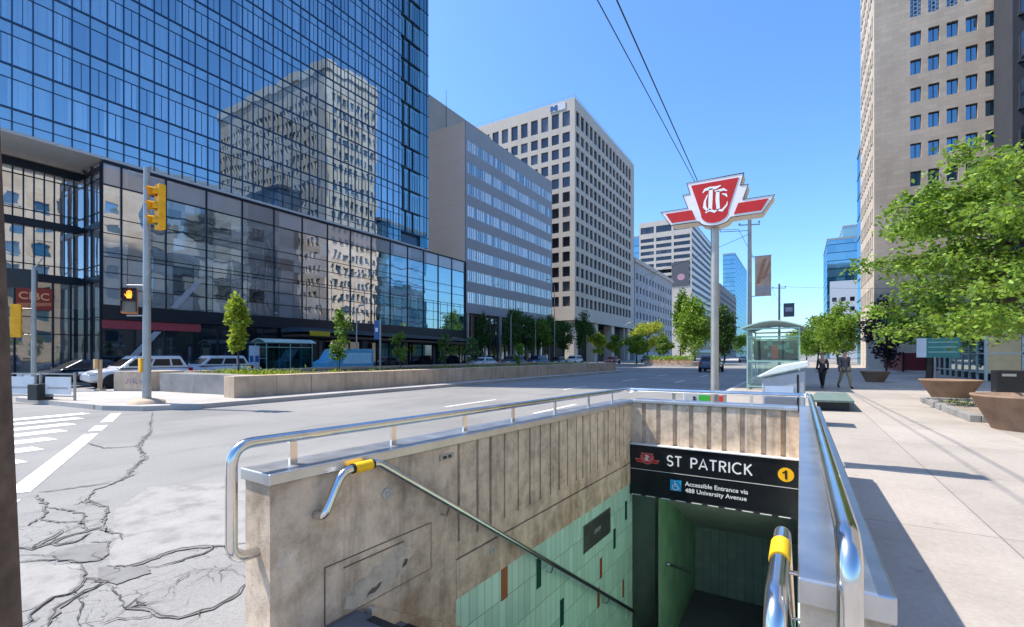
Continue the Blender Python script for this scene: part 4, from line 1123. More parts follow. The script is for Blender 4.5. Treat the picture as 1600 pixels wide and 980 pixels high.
def facade(parent, O, U, N, W, Z0, Z1, us, zs, depth, wall_mat, win_mat, frame_mat=None, recess=.6, name="wall", cap=100, sort=None, mull=1, trans=0, jit=0, fr=.05, budget=None, sill=None):
    """wall with real openings, each window its own part set back in its reveal; beyond the budget the rest is one part"""
    m = MB(); edges = [Z0]
    for a, b in zs: edges += [a, b]
    edges.append(Z1)
    for i in range(0, len(edges), 2):
        if edges[i+1]-edges[i] > .001: m.obox(O, U, N, 0, W, -depth, 0, edges[i], edges[i+1])
    for (a, b) in zs:
        x = [0]
        for c, d in us: x += [c, d]
        x.append(W)
        for i in range(0, len(x), 2):
            if x[i+1]-x[i] > .001: m.obox(O, U, N, x[i], x[i+1], -depth, 0, a, b)
    wl_ = m.build(name, wall_mat, parent, True)
    rest = MB(); n_ = 0
    cells = [(c, z) for z in zs for c in us]
    if sort: cells.sort(key=lambda q: sort(q[0], q[1]))
    nz = -depth*recess
    for (c, d), (a, b) in cells:
        own = budget is None or budget[0] > 0
        m = MB() if own else rest
        m.mat(0); k = mull+1; w_ = (d-c)/k
        for i in range(k): m.oquad(O, U, N, c+w_*i, c+w_*(i+1), nz, a, b)
        if frame_mat:
            m.mat(1)
            for i in range(k+1):
                x = c+w_*i; x0 = max(c, x-fr/2); x1 = min(d, x+fr/2)
                m.obox(O, U, N, x0, x1, nz+.005, nz+.05, a, b)
            for q in [a, b-fr]+[a+(b-a)*(j+1)/(trans+1) for j in range(trans)]:
                m.obox(O, U, N, c, d, nz+.005, nz+.045, q, q+fr)
        if sill: m.mat(2); m.obox(O, U, N, c-.05, d+.05, .003, .09, a-.1, a)
        if own:
            m.build("window", [win_mat, frame_mat or win_mat, sill or win_mat], parent, True); n_ += 1
            if budget: budget[0] -= 1
    if rest.f:
        o = rest.build("window", [win_mat, frame_mat or win_mat, sill or win_mat], parent, True); o["kind"] = "stuff"
    return wl_

# ------------------------------------------------------------------ the glass tower and its podium (west side)
XF = -42.0
gt = thing("glass_tower", (XF,13.2,.15), "tall blue mirrored glass tower above a dark glass podium at the left", "office tower")
TINT = (.36,.62,1.0)
g_vis = curtain_glass('tower_vision_glass', (.66,.80,.88), (.002,.016,.035), (.22,.36,.46), (.95,2.7), 17.1, .62, .42)
g_span = curtain_glass('tower_spandrel_glass', (.68,.82,.90), (.06,.13,.20), (.14,.26,.36), (.95,2.7), 17.1, .56, .2, False)
g_side = curtain_glass('tower_end_glass', (.48,.68,.76), (.004,.03,.05), (.12,.24,.29), (.95,2.7), 17.1, .5, .4)
g_pod = curtain_glass('podium_glass', (.93,.96,1.0), (.025,.028,.032), (.58,.58,.58), (1.47,1.12), 5.3, .70, .34, False, .006)
g_pod2 = curtain_glass('podium_blue_glass', (.62,.86,.95), (.01,.04,.05), (.10,.2,.22), (1.47,1.12), 5.3, .52, .5, False, .004)
g_band = curtain_glass('podium_pale_glass', (.8,.78,.8), (.42,.38,.37), (.55,.50,.48), (2.94,1.4), 13.8, .16, .1, False)  # top band: paler pinkish panes with a weaker mirror than those below
g_gnd = window_glass('shopfront_glass', (.008,.01,.014), (.05,.05,.06), .6, .12)
mull = plain('mullion_dark', (.012,.02,.035), .35, .4)
mull_b = plain('mullion_blue', (.02,.07,.15), .35, .4)
YT0, YTM, YT1 = 6.5, 42.3, 47.5
YS = 11.0
def vquad(m, X, y0, y1, z0, z1): m.quad((X,y0,z0),(X,y1,z0),(X,y1,z1),(X,y0,z1))
rr = random.Random(5)
for k_ in range(13):
    zb = 17.1+2.7*k_; y0 = YT0 if k_ < 5 else YS
    m = MB(); vquad(m, XF, y0, YTM, zb, zb+1.87); m.mat(1); yy = YT0+.35
    while yy < YTM-.9:                                        # a thin half-post in most panes
        if yy > y0 and rr.random() < .72: m.box(XF+.0005,XF+.03,yy+.46,yy+.49,zb+.06,zb+1.84)
        yy += .95
    m.build("window_band", [g_vis, mull_b], gt, True, fix=False)
    m = MB(); vquad(m, XF, y0, YTM, zb+1.87, zb+2.7); m.build("spandrel_band", g_span, gt, True)
m = MB(); vquad(m, XF, YT0, YTM, 15.75, 16.3); vquad(m, XF+.001, YT0, YTM, 16.3, 17.1); m.build("spandrel_band", g_span, gt, True)
# recessed end bays with staggered frames
m = MB(); vquad(m, XF-.2, YTM, 45.9, 17.1, 52.2); vquad(m, XF-.1, 45.9, YT1, 15.75, 52.2); m.quad((XF-.2,45.9,17.1),(XF-.1,45.9,17.1),(XF-.1,45.9,52.2),(XF-.2,45.9,52.2)); m.quad((XF-.2,YTM,17.1),(XF,YTM,17.1),(XF,YTM,52.2),(XF-.2,YTM,52.2))
m.quad((XF-.1,YT1,15.75),(XF-9,YT1,15.75),(XF-9,YT1,52.2),(XF-.1,YT1,52.2)); m.build("end_glazing", g_side, gt, True)
m = MB()
for k_ in range(13):
    zb = 17.1+2.7*k_
    m.box(XF-.19,XF+.0,YTM,45.9,zb-.08,zb+.08)
    for yy in ((42.9,44.0) if k_ % 3 else (43.3,44.6)): m.box(XF-.19,XF-.06,yy-.05,yy+.05,zb+.08,zb+2.62)
    for j in range(1,8): m.box(XF-.19,XF-.17,YTM+.45*j-.015,YTM+.45*j+.015,zb+.08,zb+2.2)
    m.box(XF-.09,XF-.04,45.95,YT1,zb-.04,zb+.04); m.box(XF-.09,XF-.05,46.6,46.64,zb+.1,zb+2.6); m.box(XF-.09,XF-.05,47.1,47.14,zb+.1,zb+2.6)
m.build("end_frame", plain("end_frame_blue", (.012,.04,.07), .35, .4), gt, True)
# mullions: a thick line at each storey, a thin one under the spandrel, posts every 0.95 m, half-posts in the vision band
m = MB()
for k_ in range(14):
    zb = 17.1+2.7*k_; y0 = YT0 if k_ < 6 else YS
    m.box(XF+.0005,XF+.07,y0,YTM,zb-.055,zb+.055)
    if k_ < 13: m.box(XF+.0005,XF+.045,y0,YTM,zb+1.85,zb+1.90)
m.box(XF+.0005,XF+.05,YT0,YTM,16.28,16.32)
i = 0; yy = YT0+.35
while yy < YTM:
    zt = 30.7 if yy < YS else 52.2
    m.box(XF+.0005,XF+.075,yy-.028,yy+.028,15.75,zt); yy += .95; i += 1
m.build("mullion_grid", mull_b, gt, True)
m = MB()
m.box(XF-20,XF-.02,YS,YT1-.02,52.2,112); m.box(XF-20,XF-.4,YS,YT1-.02,15.75,52.19); m.box(XF-20,XF-.02,YT0,YS-.01,15.75,30.6)
m.build("tower_body", plain('tower_body_blue', (.05,.11,.2), .2, .0, .6), gt, True)
m = MB(); m.box(XF-6,XF+.02,YT0,YTM,15.55,15.74); m.box(XF-6,XF-.1,YTM,YT1,15.55,15.74); m.build("soffit", paint('soffit_pale', (.50,.52,.53), .5, 0, .1), gt, True)

# podium block
YP0, YP1 = 13.2, 55.5
m = MB(); m.box(XF-20,XF-.3,YP0+.3,YP1-.1,5.0,15.5); m.box(XF-20,XF-2.5,YP0+.3,YP1-.1,.15,5.0); m.build("podium_body", plain('podium_inner', (.03,.032,.035), .7), gt, True)
verts = [YP0, 14.3]+[17.1+2.93*i for i in range(14)]
for a, b in zip(verts, verts[1:]+[YP1]):
    if b-a < .2: continue
    blue = a > 45.5
    m = MB(); vquad(m, XF, a, b, 5.3, 13.8); m.build("podium_glazing", g_pod2 if blue else g_pod, gt, True)
m = MB(); vquad(m, XF, YP0, YP1, 13.8, 15.3); m.quad((XF,YP1,5.3),(XF-14,YP1,5.3),(XF-14,YP1,15.3),(XF,YP1,15.3)); m.build("parapet_glazing", g_band, gt, True)
m = MB()
for y in verts+[YP1]: m.box(XF+.0005,XF+.09,y-.05,y+.05,5.3,15.3)
for z_ in (6.47,7.58,8.7,9.0,10.38,11.5): m.box(XF+.0005,XF+.05,YP0,YP1,z_-.025,z_+.025)
m.box(XF+.0005,XF+.07,YP0,YP1,13.76,13.84); m.box(XF-.2,XF+.1,YP0,YP1+.05,15.3,15.48)
for y in np.arange(YP0+1.47, YP1, 1.465): m.box(XF+.0005,XF+.03,y-.012,y+.012,5.3,9.0)
m.build("podium_mullion", mull, gt, True)
m = MB(); m.box(XF-.2,XF+.15,YP0,26,4.25,5.28); m.box(XF-.2,XF+.1,26,YP1,4.25,5.28); m.build("podium_fascia", plain('fascia_navy', (.018,.024,.036), .3, .2), gt, True)
m = MB(); m.box(XF-.15,XF+.05,YP0,19.6,3.6,4.22); m.build("red_band", paint('band_red', (.33,.05,.07), .4, 0, .1), gt, True)
ys = np.arange(YP0, YP1, 1.95)
for a in ys:
    m = MB(); m.oquad((XF-.12,a,0), (0,1), (1,0), .03, 1.92, 0, .2, 3.6 if a < 19 else 4.2); m.build("shop_window", g_gnd, gt, True)
m = MB()
for a in list(ys)+[YP1]: m.box(XF-.14,XF-.02,a-.05,a+.05,.15,4.25)
m.box(XF-.14,XF-.03,YP0,YP1,.15,.35); m.build("shop_mullion", mull, gt, True)
for a in (14.6, 17.4):                                        # light diagonal braces seen through the corner glass
    m = MB(); m.prism([(a,5.4 if a > 15 else 1.4),(a+.5,5.4 if a > 15 else 1.4),(a+2.2,7.6 if a > 15 else 3.5),(a+1.7,7.6 if a > 15 else 3.5)], (XF+.02,0,0), (0,1,0), (0,0,1), (.05,0,0)); m.build("diagonal_brace", paint('brace_grey', (.36,.38,.42), .5), gt, True)
# recessed left wing
XL = -46.0
m = MB()
for zz in ((7.4,10.7),(11.2,14.7)):
    vquad(m, XL, 4.5, YP0, *zz)
m.quad((XL,YP0,7.4),(XF,YP0,7.4),(XF,YP0,15.3),(XL,YP0,15.3)); m.build("wing_glazing", g_pod, gt, True)
m = MB(); vquad(m, XL+.3, 4.5, YP0, 15.25, 15.55); vquad(m, XL, 4.5, YP0, 15.1, 15.6); vquad(m, XL+.01, 4.5, YP0-.6, 14.75, 15.6); m.build("parapet_glazing", g_band, gt, True)
m = MB()
for z_ in (14.7,10.75,6.95): m.box(XL-.1,XL+.2,4.5,YP0-.05,z_-.05,z_+.5); m.box(XL+.2,XF-.05,YP0-.12,YP0-.01,z_-.05,z_+.35)
for y in np.arange(8.55,13.1,.53): m.box(XL+.0005,XL+.06,y-.035,y+.035,7.4,14.7)
for y in (8.1,9.7,11.65,12.6): m.box(XL+.0005,XL+.1,y-.05,y+.05,.15,6.9)
for z_ in (11.85,14.2,8.1,4.4,3.2): m.box(XL+.0005,XL+.06,4.5,YP0,z_-.03,z_+.03); m.box(XL,XF,YP0-.05,YP0-.001,z_-.03,z_+.03)
for x in (-45,-43.7,-42.05): m.box(x-.05,x+.05,YP0-.12,YP0-.002,.15,15.3)
m.build("wing_mullion", mull, gt, True)
m = MB(); m.box(XL-12,XL-.3,4.5,YP0+.2,.15,15.5); m.build("wing_body", plain('wing_inner', (.16,.15,.14), .8), gt, True)
m = MB(); vquad(m, XL, 4.5, YP0, .3, 6.94); m.quad((XL,YP0,.3),(XF,YP0,.3),(XF,YP0,6.94),(XL,YP0,6.94)); m.build("shop_window", curtain_glass('wing_shop_glass', (.8,.8,.8), (.05,.05,.055), (.26,.24,.22), (1.06,1.6), .3, .38, .35, False), gt, True)
# bank sign behind the glass of the wing
cb = MB(); cb.box(XL+.03,XL+.1,9.75,11.6,4.9,6.45)
bk = cb.build("bank_sign", paint('bank_red', (.34,.045,.035), .4, 0, .15, 2), gt, True)
m = MB(); text_geo(m, "CIBC", .72, (XL+.115,9.86,5.6), (0,1,0), (0,0,1), (0,0,0), 'LEFT', .012); m.build("sign_lettering", plain('letter_orange', (.95,.45,.2), .5), bk, True)
m = MB(); m.add([(XL+.11,9.8,5.0),(XL+.11,11.55,5.25),(XL+.11,11.55,5.45),(XL+.11,9.8,5.3)], [(0,1,2,3)]); m.build("sign_swoosh", plain('swoosh_orange', (.65,.22,.10), .5), bk, True)
# street canopy
m = MB(); m.prism([(26.5,4.25),(53.5,3.9),(53.5,3.55),(26.5,3.85)], (XF+.2,0,0), (0,1,0), (0,0,1), (3.3,0,0)); m.build("canopy", paint('canopy_blue', (.035,.065,.10), .35), gt, True)
m = MB(); m.prism([(26.5,3.62),(53.5,3.32),(53.5,3.1),(26.5,3.4)], (XF+.4,0,0), (0,1,0), (0,0,1), (3.0,0,0)); m.build("canopy_soffit", paint('canopy_brown', (.06,.04,.03), .6), gt, True)
m = MB(); m.box(XF+3.5,XF+3.53,27.2,29.4,3.5,3.95); m.build("canopy_sign", paint('sign_mustard', (.45,.36,.02), .4), gt, True)
for y in (28, 34, 40, 46.5, 52.5):
    m = MB(); m.box(XF+2.6,XF+3.1,y-.35,y+.35,.15,3.2); m.build("canopy_column", M['conc_light'] if y > 50 else M['dark_metal'], gt, True)

# ------------------------------------------------------------------ grey ribbon-window block
gb2 = thing("grey_office_block", (XF,55.6,.15), "plain grey office block with ribbons of paired windows next to the glass tower", "office building")
grey = concrete('grey_cladding', (.35,.36,.385), .12, amt=.10, bump=.03)
wg2 = window_glass('ribbon_window_glass', (.04,.08,.12), (.86,.86,.83), .3, .24, (.85,.92,.97), .3)
fr_w = plain('frame_pale', (.5,.53,.56), .4, .3)
ztops = [33.71-3.22*i for i in range(8)]
us = []
for i in range(12): us.append((.4+2.32*i, .4+2.32*i+2.2))
bud = [96]
facade(gb2, (XF,55.6,0), (0,1), (1,0), 28.2, 8.0, 36.1, us, sorted([(z_-1.72, z_) for z_ in ztops]), .14, grey, wg2, fr_w, .5, budget=bud, mull=3, sort=lambda c, z: c[0], fr=.06)
m = MB()
for i in range(12):                                           # blank end wall facing the street corner, with faint panel joints
    pass
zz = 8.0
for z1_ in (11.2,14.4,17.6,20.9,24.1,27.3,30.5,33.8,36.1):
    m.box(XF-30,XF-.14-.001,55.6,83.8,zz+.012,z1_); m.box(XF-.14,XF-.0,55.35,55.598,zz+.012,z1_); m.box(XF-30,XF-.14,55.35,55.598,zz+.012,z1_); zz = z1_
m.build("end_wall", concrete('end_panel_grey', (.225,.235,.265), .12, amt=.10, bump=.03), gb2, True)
m = MB(); m.box(XF-30,XF-10,58,77,36.1,44.6); m.build("penthouse", paint('penthouse_beige', (.38,.345,.31), .8, 0, .1, .3), gb2, True)
m = MB(); m.tube([(XF-9,62,36.1),(XF-9,62,46.5)], .07, 6, r_end=.03); m.build("mast", M['dark_metal'], gb2, True)
for (a, b, c_) in ((64,2.4,1.6),(70,3.4,2.0),(78,2.0,1.3)):
    m = MB(); m.box(XF-7,XF-4.4,a,a+b,36.1,36.1+c_); m.build("roof_unit", M['galv'], gb2, True, .03)
bud = [40]
facade(gb2, (XF-.6,55.8,0), (0,1), (1,0), 27.8, .15, 7.95, [(.3+2.32*i, .3+2.32*i+2.0) for i in range(12)], [(.6,7.6)], .3, paint('ground_pier', (.12,.11,.11), .6), window_glass('lobby_glass', (.05,.035,.025), (.22,.13,.07), .5, .25), M['dark_metal'], .5, mull=1, trans=1, budget=bud)
for i in range(7):
    m = MB(); y = 56.2+4.5*i; m.box(XF-.28,XF-.02,y-.16,y+.16,.15,7.99); m.build("column", M['conc_light'], gb2, True)

# ------------------------------------------------------------------ cream gridded tower on stilts
ct = thing("cream_office_tower", (XF,94.9,.15), "cream gridded office tower raised on square columns beyond the grey block", "office tower")
cream = M['stone_trim']
wg3 = window_glass('deep_window_glass', (.012,.013,.017), (.10,.10,.11), .8, .08, (.7,.75,.85), .14)
zs = sorted([(52.3,55.6)]+[(50.95-3.295*i-2.2, 50.95-3.295*i) for i in range(12)])
bud = [56]
facade(ct, (XF-43.2,94.9,0), (1,0), (0,-1), 43.2, 9.4, 58.1, [(43.2-2.98-2.67*i, 43.2-2.98-2.67*i+1.8) for i in reversed(range(15))], zs, .42, cream, wg3, None, .8, mull=0, budget=bud, sort=lambda c, z: -c[0]-z[0]*.12)
bud = [44]
facade(ct, (XF,95.325,0), (0,1), (1,0), 42.6, 9.4, 58.1, [(.3+2.655*i, .3+2.655*i+1.9) for i in range(15)], zs, .4, cream, wg3, None, .8, mull=0, budget=bud, sort=lambda c, z: c[0]-z[0]*.12)
m = MB(); m.box(XF-42.4,XF-.42,95.68,137.9,9.5,58.0); m.build("core", plain('core_dark', (.03,.03,.03), .9), ct, True)
for x in (-1.6,-13,-24,-36):
    for y in (96.6,109,121,134.5):
        if x < -13 and y > 100: continue
        m = MB(); m.box(XF+x-1.1,XF+x+1.1,y-1.1,y+1.1,.15,9.4); m.build("column", cream, ct, True)
m = MB(); m.box(XF-40,XF-9,104,131,.15,9.4); m.build("lobby", plain('lobby_dark', (.035,.035,.04), .3), ct, True)
m = MB(); m.box(XF-6.0,XF-2.2,94.78,94.9,56.2,57.7)
m_ = MB()
for q in range(28):
    x = XF-42+1.55*q; m_.box(x-.02,x+.02,95.2,95.24,58.1,59.0)
m_.box(XF-42,XF-.2,95.2,95.24,58.95,59.0)
for q in range(27):
    y = 96+1.55*q; m_.box(XF-.34,XF-.3,y-.02,y+.02,58.1,59.0)
m_.box(XF-.34,XF-.3,95.25,137,58.95,59.0); m_.build("roof_rail", M['galv'], ct, True)
lgo = m.build("sign_panel", paint('roof_sign_pale', (.60,.62,.66), .5), ct, True)
m = MB(); q = [(0,0),(0,1),(.35,1),(.5,.6),(.65,1),(1,1),(1,0),(.7,0),(.7,.55),(.58,.2),(.42,.2),(.3,.55),(.3,0)]
m.prism([(a*1.7,b*1.2) for a, b in q], (XF-5.9,94.77,56.35), (1,0,0), (0,0,1), (0,-.06,0)); m.build("roof_emblem", plain('emblem_blue', (.01,.09,.30), .4), lgo, True)

# ------------------------------------------------------------------ further west-side blocks
wb = thing("white_low_block", (XF,138.5,.15), "low white stone block with a cornice between the cream tower and the far slab", "office building")
wst = masonry('white_stone', (.50,.50,.52), 1.2, .6, .12)
bud = [60]
facade(wb, (XF,138.6,0), (0,1), (1,0), 48, .15, 29.4, [(1.8+3.6*i, 1.8+3.6*i+1.5) for i in range(13)], [(5+3.9*i, 5+3.9*i+2.0) for i in range(6)], .4, wst, wg3, None, .6, mull=0, budget=bud)
m = MB(); m.box(XF-25,XF-.42,138.7,186.4,.15,29.4); m.build("core", wst, wb, True)
m = MB(); m.box(XF-25,XF+.6,138,187,29.4,30.1); m.box(XF-25,XF+.3,138.2,186.9,30.1,30.8); m.build("cornice", cream, wb, True)

fs = thing("banded_slab", (XF,225,.15), "distant cream slab with horizontal bands of windows and a dark emblem panel", "office building")
m = MB(); zs = []
pier = [(XF-24.5+7.3*i) for i in range(4)]
bud = [50]
facade(fs, (XF-24,225,0), (1,0), (0,-1), 24, .15, 65, [(.7,7.0),(8.0,15.1),(16.1,23.3)], [(34+3.05*i, 34+3.05*i+1.75) for i in range(8)]+[(59.5,62.6)], .6, cream, wg3, None, .7, mull=2, budget=bud)
m = MB(); m.box(XF-23.9,XF-.8,225.62,300,.15,64.9); m.build("core", paint('slab_core', (.07,.08,.11), .4), fs, True)
for i in range(19):
    m = MB(); z_ = 3+3.25*i; m.box(XF-.79,XF,225.61,300,z_,z_+1.55); m.build("band", M['white'], fs, True)
m = MB(); m.box(XF-8.8,XF-1.0,224.8,224.97,33.4,44.5); m.build("emblem_panel", plain('panel_slate', (.10,.10,.12), .6), fs, True)
m = MB(); m.add([(XF-4.6+1.7*math.cos(2*PI*k_/24),224.78,37.6+1.5*math.sin(2*PI*k_/24)) for k_ in range(24)], [tuple(range(24))]); m.build("panel_emblem", plain('emblem_rose', (.5,.28,.33), .6), fs, True)

def simple_block(label, x0, x1, y0, y1, h, mat, glass, pz=3.4, pu=3.0, name="office_block", wz=1.7, wu=1.6, faces="ES", cat="office building", base=4., bud=60, mull=0):
    t = thing(name, ((x0+x1)/2,(y0+y1)/2,.15), label, cat)
    nz = int((h-base-1.2)/pz); zs = [(base+pz*i, base+pz*i+wz) for i in range(nz)]
    B_ = [bud]
    if 'E' in faces:
        n = int((y1-y0-1.5)/pu); facade(t, (x1,y0+.41,0), (0,1), (1,0), y1-y0-.41, .15, h, [(.8+pu*i, .8+pu*i+wu) for i in range(n)], zs, .4, mat, glass, None, .6, mull=mull, budget=B_)
    if 'W' in faces:
        n = int((y1-y0-1.5)/pu); facade(t, (x0,y0+.41,0), (0,1), (-1,0), y1-y0-.41, .15, h, [(.8+pu*i, .8+pu*i+wu) for i in range(n)], zs, .4, mat, glass, None, .6, mull=mull, budget=B_)
    if 'S' in faces:
        n = int((x1-x0-1.5)/pu); facade(t, (x0,y0,0), (1,0), (0,-1), x1-x0, .15, h, [(.8+pu*i, .8+pu*i+wu) for i in range(n)], zs, .4, mat, glass, None, .6, mull=mull, budget=B_)
    m = MB(); m.box(x0+.42,x1-.42,y0+.42,y1,.15,h-.1); m.build("core", mat, t, True)
    return t
bglass = curtain_glass('far_blue_glass', (.45,.75,.95), (.01,.06,.11), (.08,.22,.32), (3.2,3.6), 0, .5, .4, False, .002, .03, 'xy')
def glass_block(label, x0, x1, y0, y1, h, mat, name="glass_block", lines=True, z0=.15):
    t = thing(name, ((x0+x1)/2,(y0+y1)/2,z0), label, "office building")
    m = MB(); m.box(x0,x1,y0,y1,z0,h); m.build("glazing", mat, t, True)
    m = MB(); z_ = z0+3.6
    while z_ < h-1: m.box(x0-.06,x1+.06,y0-.06,y1+.06,z_,z_+.22); z_ += 3.6
    m.build("floor_line", mull, t, True)
    m = MB(); m.box(x0-.1,x1+.1,y0-.1,y1+.1,h,h+.9); m.build("parapet", M['galv'], t, True)
    return t
simple_block("grey stone block far down the avenue, left of the blue glass one", -62, -42, 314, 400, 46, paint('far_grey_stone', (.26,.25,.25), .8), wg3, bud=30, wz=1.8, pz=3.6)
glass_block("bright blue glass block far down the avenue beside the winged sign pole", -54, -45, 420, 520, 84, bglass)
glass_block("dark teal glass block peeping out behind the cream tower", -80, -62, 240, 280, 62, bglass)

# ------------------------------------------------------------------ east side
stt = thing("stone_tower", (7.4,69,.15), "tall beige stone tower with blue grid windows behind the leafy tree", "office tower")
ms = masonry('beige_ashlar', (.56,.47,.385), 1.1, .52, .10)
ms_w = ms
wgs = window_glass('blue_window_glass', (.012,.05,.085), (.05,.12,.17), .6, .30, (.5,.75,.95))
zt = [38.2-3.15*i for i in range(10)]
zs = sorted([(z_-1.66, z_) for z_ in zt]+[(39.9,42.3)]+[(46.2+3.15*i-1.66, 46.2+3.15*i) for i in range(6)])
us = [(3.25+1.545*i, 3.25+1.545*i+.95) for i in range(28)]
bud = [64]
facade(stt, (7.4,69,0), (1,0), (0,-1), 46, .15, 66.8, us, zs, .45, ms, wgs, M['dark_metal'], .75, mull=1, trans=0, budget=bud, fr=.07, sort=lambda c, z: c[0]+abs(z[0]-26)*.15)
us = [(1.0+1.62*i, 1.0+1.62*i+.95) for i in range(8)]
bud = [36]
facade(stt, (7.4,69.46,0), (0,1), (-1,0), 14.0, .15, 66.8, us, zs, .45, masonry('sunlit_ashlar', (.60,.53,.45), 1.1, .52, .12), wgs, M['dark_metal'], .75, mull=1, budget=bud, fr=.07, sort=lambda c, z: z[0], sill=M['stone_trim'])  # west face: lighter copy of the same stone, sunlight put into its colour
m = MB(); m.box(7.9,53.3,69.5,83.4,.15,66.6); m.build("core", plain('stone_core', (.06,.06,.06), .9), stt, True)
m = MB(); m.box(7.0,53.8,68.6,83.9,66.8,67.7); m.box(7.2,53.6,68.8,83.7,67.7,69.2); m.build("cornice", M['stone_trim'], stt, True)
gr_ = MB()                                                    # ornamental grilles in the tall upper windows
for (c,d) in [(3.25+1.545*i, 3.25+1.545*i+.95) for i in range(8)]:
    for j in range(5):
        z_ = 39.95+.47*j
        stroke(gr_, [(7.4+c+.05,z_),(7.4+d-.05,z_+.42)], .05, (0,69.1,0), (1,0,0), (0,0,1), (0,0,0)); stroke(gr_, [(7.4+d-.05,z_),(7.4+c+.05,z_+.42)], .05, (0,69.095,0), (1,0,0), (0,0,1), (0,0,0))
    for x in (c+.3,c+.62): stroke(gr_, [(7.4+x,39.9),(7.4+x,42.3)], .05, (0,69.09,0), (1,0,0), (0,0,1), (0,0,0))
gr_.build("window_grille", M['galv'], stt, True)
m = MB(); m.box(6.6,8.4,67.6,68.99,.15,3.3); m.box(6.3,8.7,67.3,69.3,3.3,3.9); m.build("entrance_pier", M['stone_trim'], stt, True)

dk = thing("dark_stone_building", (17.46,63.8,.15), "dark grey stone building at the right edge joined to the beige tower", "office building")
dst = concrete('dark_stone', (.05,.054,.068), .4, amt=.2, bump=.1)
m = MB(); m.box(17.46,44,63.8,68.95,.15,40); m.box(17.3,44.2,63.6,68.96,40,40.8); m.box(17.36,44.1,63.7,68.955,5.0,5.6); m.build("wall", dst, dk, True)
wk = window_glass('dark_building_glass', (.01,.012,.018), (.03,.035,.045), .6, .15)
for i in range(4):
    for j in range(7):
        a, b = 18.0+2.6*i, 7.4+4.5*j; m = MB(); O_ = (a, 63.76, b)
        m.add([(a,63.77,b),(a+1.5,63.77,b),(a+1.5,63.77,b+2.3)]+[(a+.75+.75*math.cos(t),63.77,b+2.3+.75*math.sin(t)) for t in [PI*k_/10 for k_ in range(1,10)]]+[(a,63.77,b+2.3)], [tuple(range(13))])
        m.mat(1); m.box(a-.12,a,63.6,63.799,b,b+2.3); m.box(a+1.5,a+1.62,63.6,63.799,b,b+2.3); m.box(a-.2,a+1.7,63.55,63.799,b-.2,b); m.box(a+.71,a+.79,63.74,63.765,b,b+2.95)
        m.build("window", [wk, dst], dk, True)

# glass fronted pavilion at ground level
pv = thing("glass_pavilion", (9.5,39,.15), "low glass fronted pavilion with white frames at the right edge under the tree", "shopfront")
gp_ = window_glass('pavilion_glass', (.012,.03,.032), (.10,.13,.13), .55, .25, (.85,1.0,.98))
m = MB(); m.box(9.75,26,39.3,51.5,.15,4.9); m.build("interior", plain('pavilion_inner', (.025,.03,.03), .6), pv, True)
for i in range(8):
    m = MB(); m.oquad((9.55,39.05,0), (0,1), (-1,0), .06+1.56*i, 1.56*(i+1)-.06, .02, .7, 4.6); m.build("window", gp_, pv, True)
for i in range(9):
    m = MB(); m.oquad((9.55,39.05,0), (1,0), (0,-1), .06+1.56*i, 1.56*(i+1)-.06, .02, .7, 4.6); m.build("window", gp_, pv, True)
m = MB()
wf = paint('pavilion_frame', (.52,.60,.58), .4)
for i in range(9): m.box(9.47,9.6,39.05+1.56*i-.05,39.05+1.56*i+.05,.15,4.9)
for i in range(10): m.box(9.55+1.56*i-.05,9.55+1.56*i+.05,38.96,39.09,.15,4.9)
for z_ in (.6,1.75,2.9,4.55): m.box(9.47,9.6,39.1,51.5,z_,z_+.09); m.box(9.61,23.6,38.96,39.09,z_,z_+.09)
m.build("frame", wf, pv, True)
m = MB(); m.box(9.3,26,38.8,51.8,4.9,5.2); m.build("roof", M['dark_metal'], pv, True)
rh = thing("hoarding", (8.6,56,.15), "dark red hoarding low behind the leafy tree beside the stone tower", "hoarding")
m = MB(); m.box(7.9,8.0,55,66,.3,1.9); m.box(8.001,12.9,55,55.1,.3,1.9); m.build("panel", paint('hoarding_red', (.20,.03,.04), .6), rh, True)
for x in (8.0,9.6,11.2,12.8):
    m = MB(); m.box(x-.05,x+.05,54.9,54.999,.15,2.0); m.build("post", M['dark_metal'], rh, True)

# east-side buildings that the mirror glass shows
simple_block("cream office block across the plaza, seen only in the mirrored glass", 15, 34, 4, 37, 33, masonry('reflected_cream', (.50,.44,.36), 1.2, .6, .1), wgs, 3.6, 3.3, wz=1.9, wu=1.9, faces="W", bud=40)
glass_block("narrow blue glass building just behind the stone tower's left edge", 8.7, 30, 86, 103.5, 36.5, bglass)
t = simple_block("white slab with small square windows below the far blue glass block at right", 11.2, 30, 249.3, 251, 34, paint('far_white_slab', (.50,.54,.58), .7), wg3, 4.2, 3.2, wz=1.9, wu=1.7, faces="S", bud=40)
glass_block("blue glass block rising at the far right beyond the pavement trees", 10.3, 40, 252, 290, 52.6, bglass)
glass_block("pale glass top storey set back on the far right blue block", 16.2, 38, 254, 285, 58, curtain_glass('pale_top_glass', (.7,.9,.9), (.12,.22,.24), (.2,.34,.36), (3,3.6), 0, .4, .3, False, .002, .03, 'xy'), z0=53.6)
glass_block("dark glass office block across the plaza, seen only in the mirrored podium", 22.5, 40, 41, 60, 37, curtain_glass('plaza_dark_glass', (.55,.65,.7), (.02,.03,.035), (.20,.24,.25), (3.0,3.6), 0, .3, .5, False, .002, .03, 'xy'))
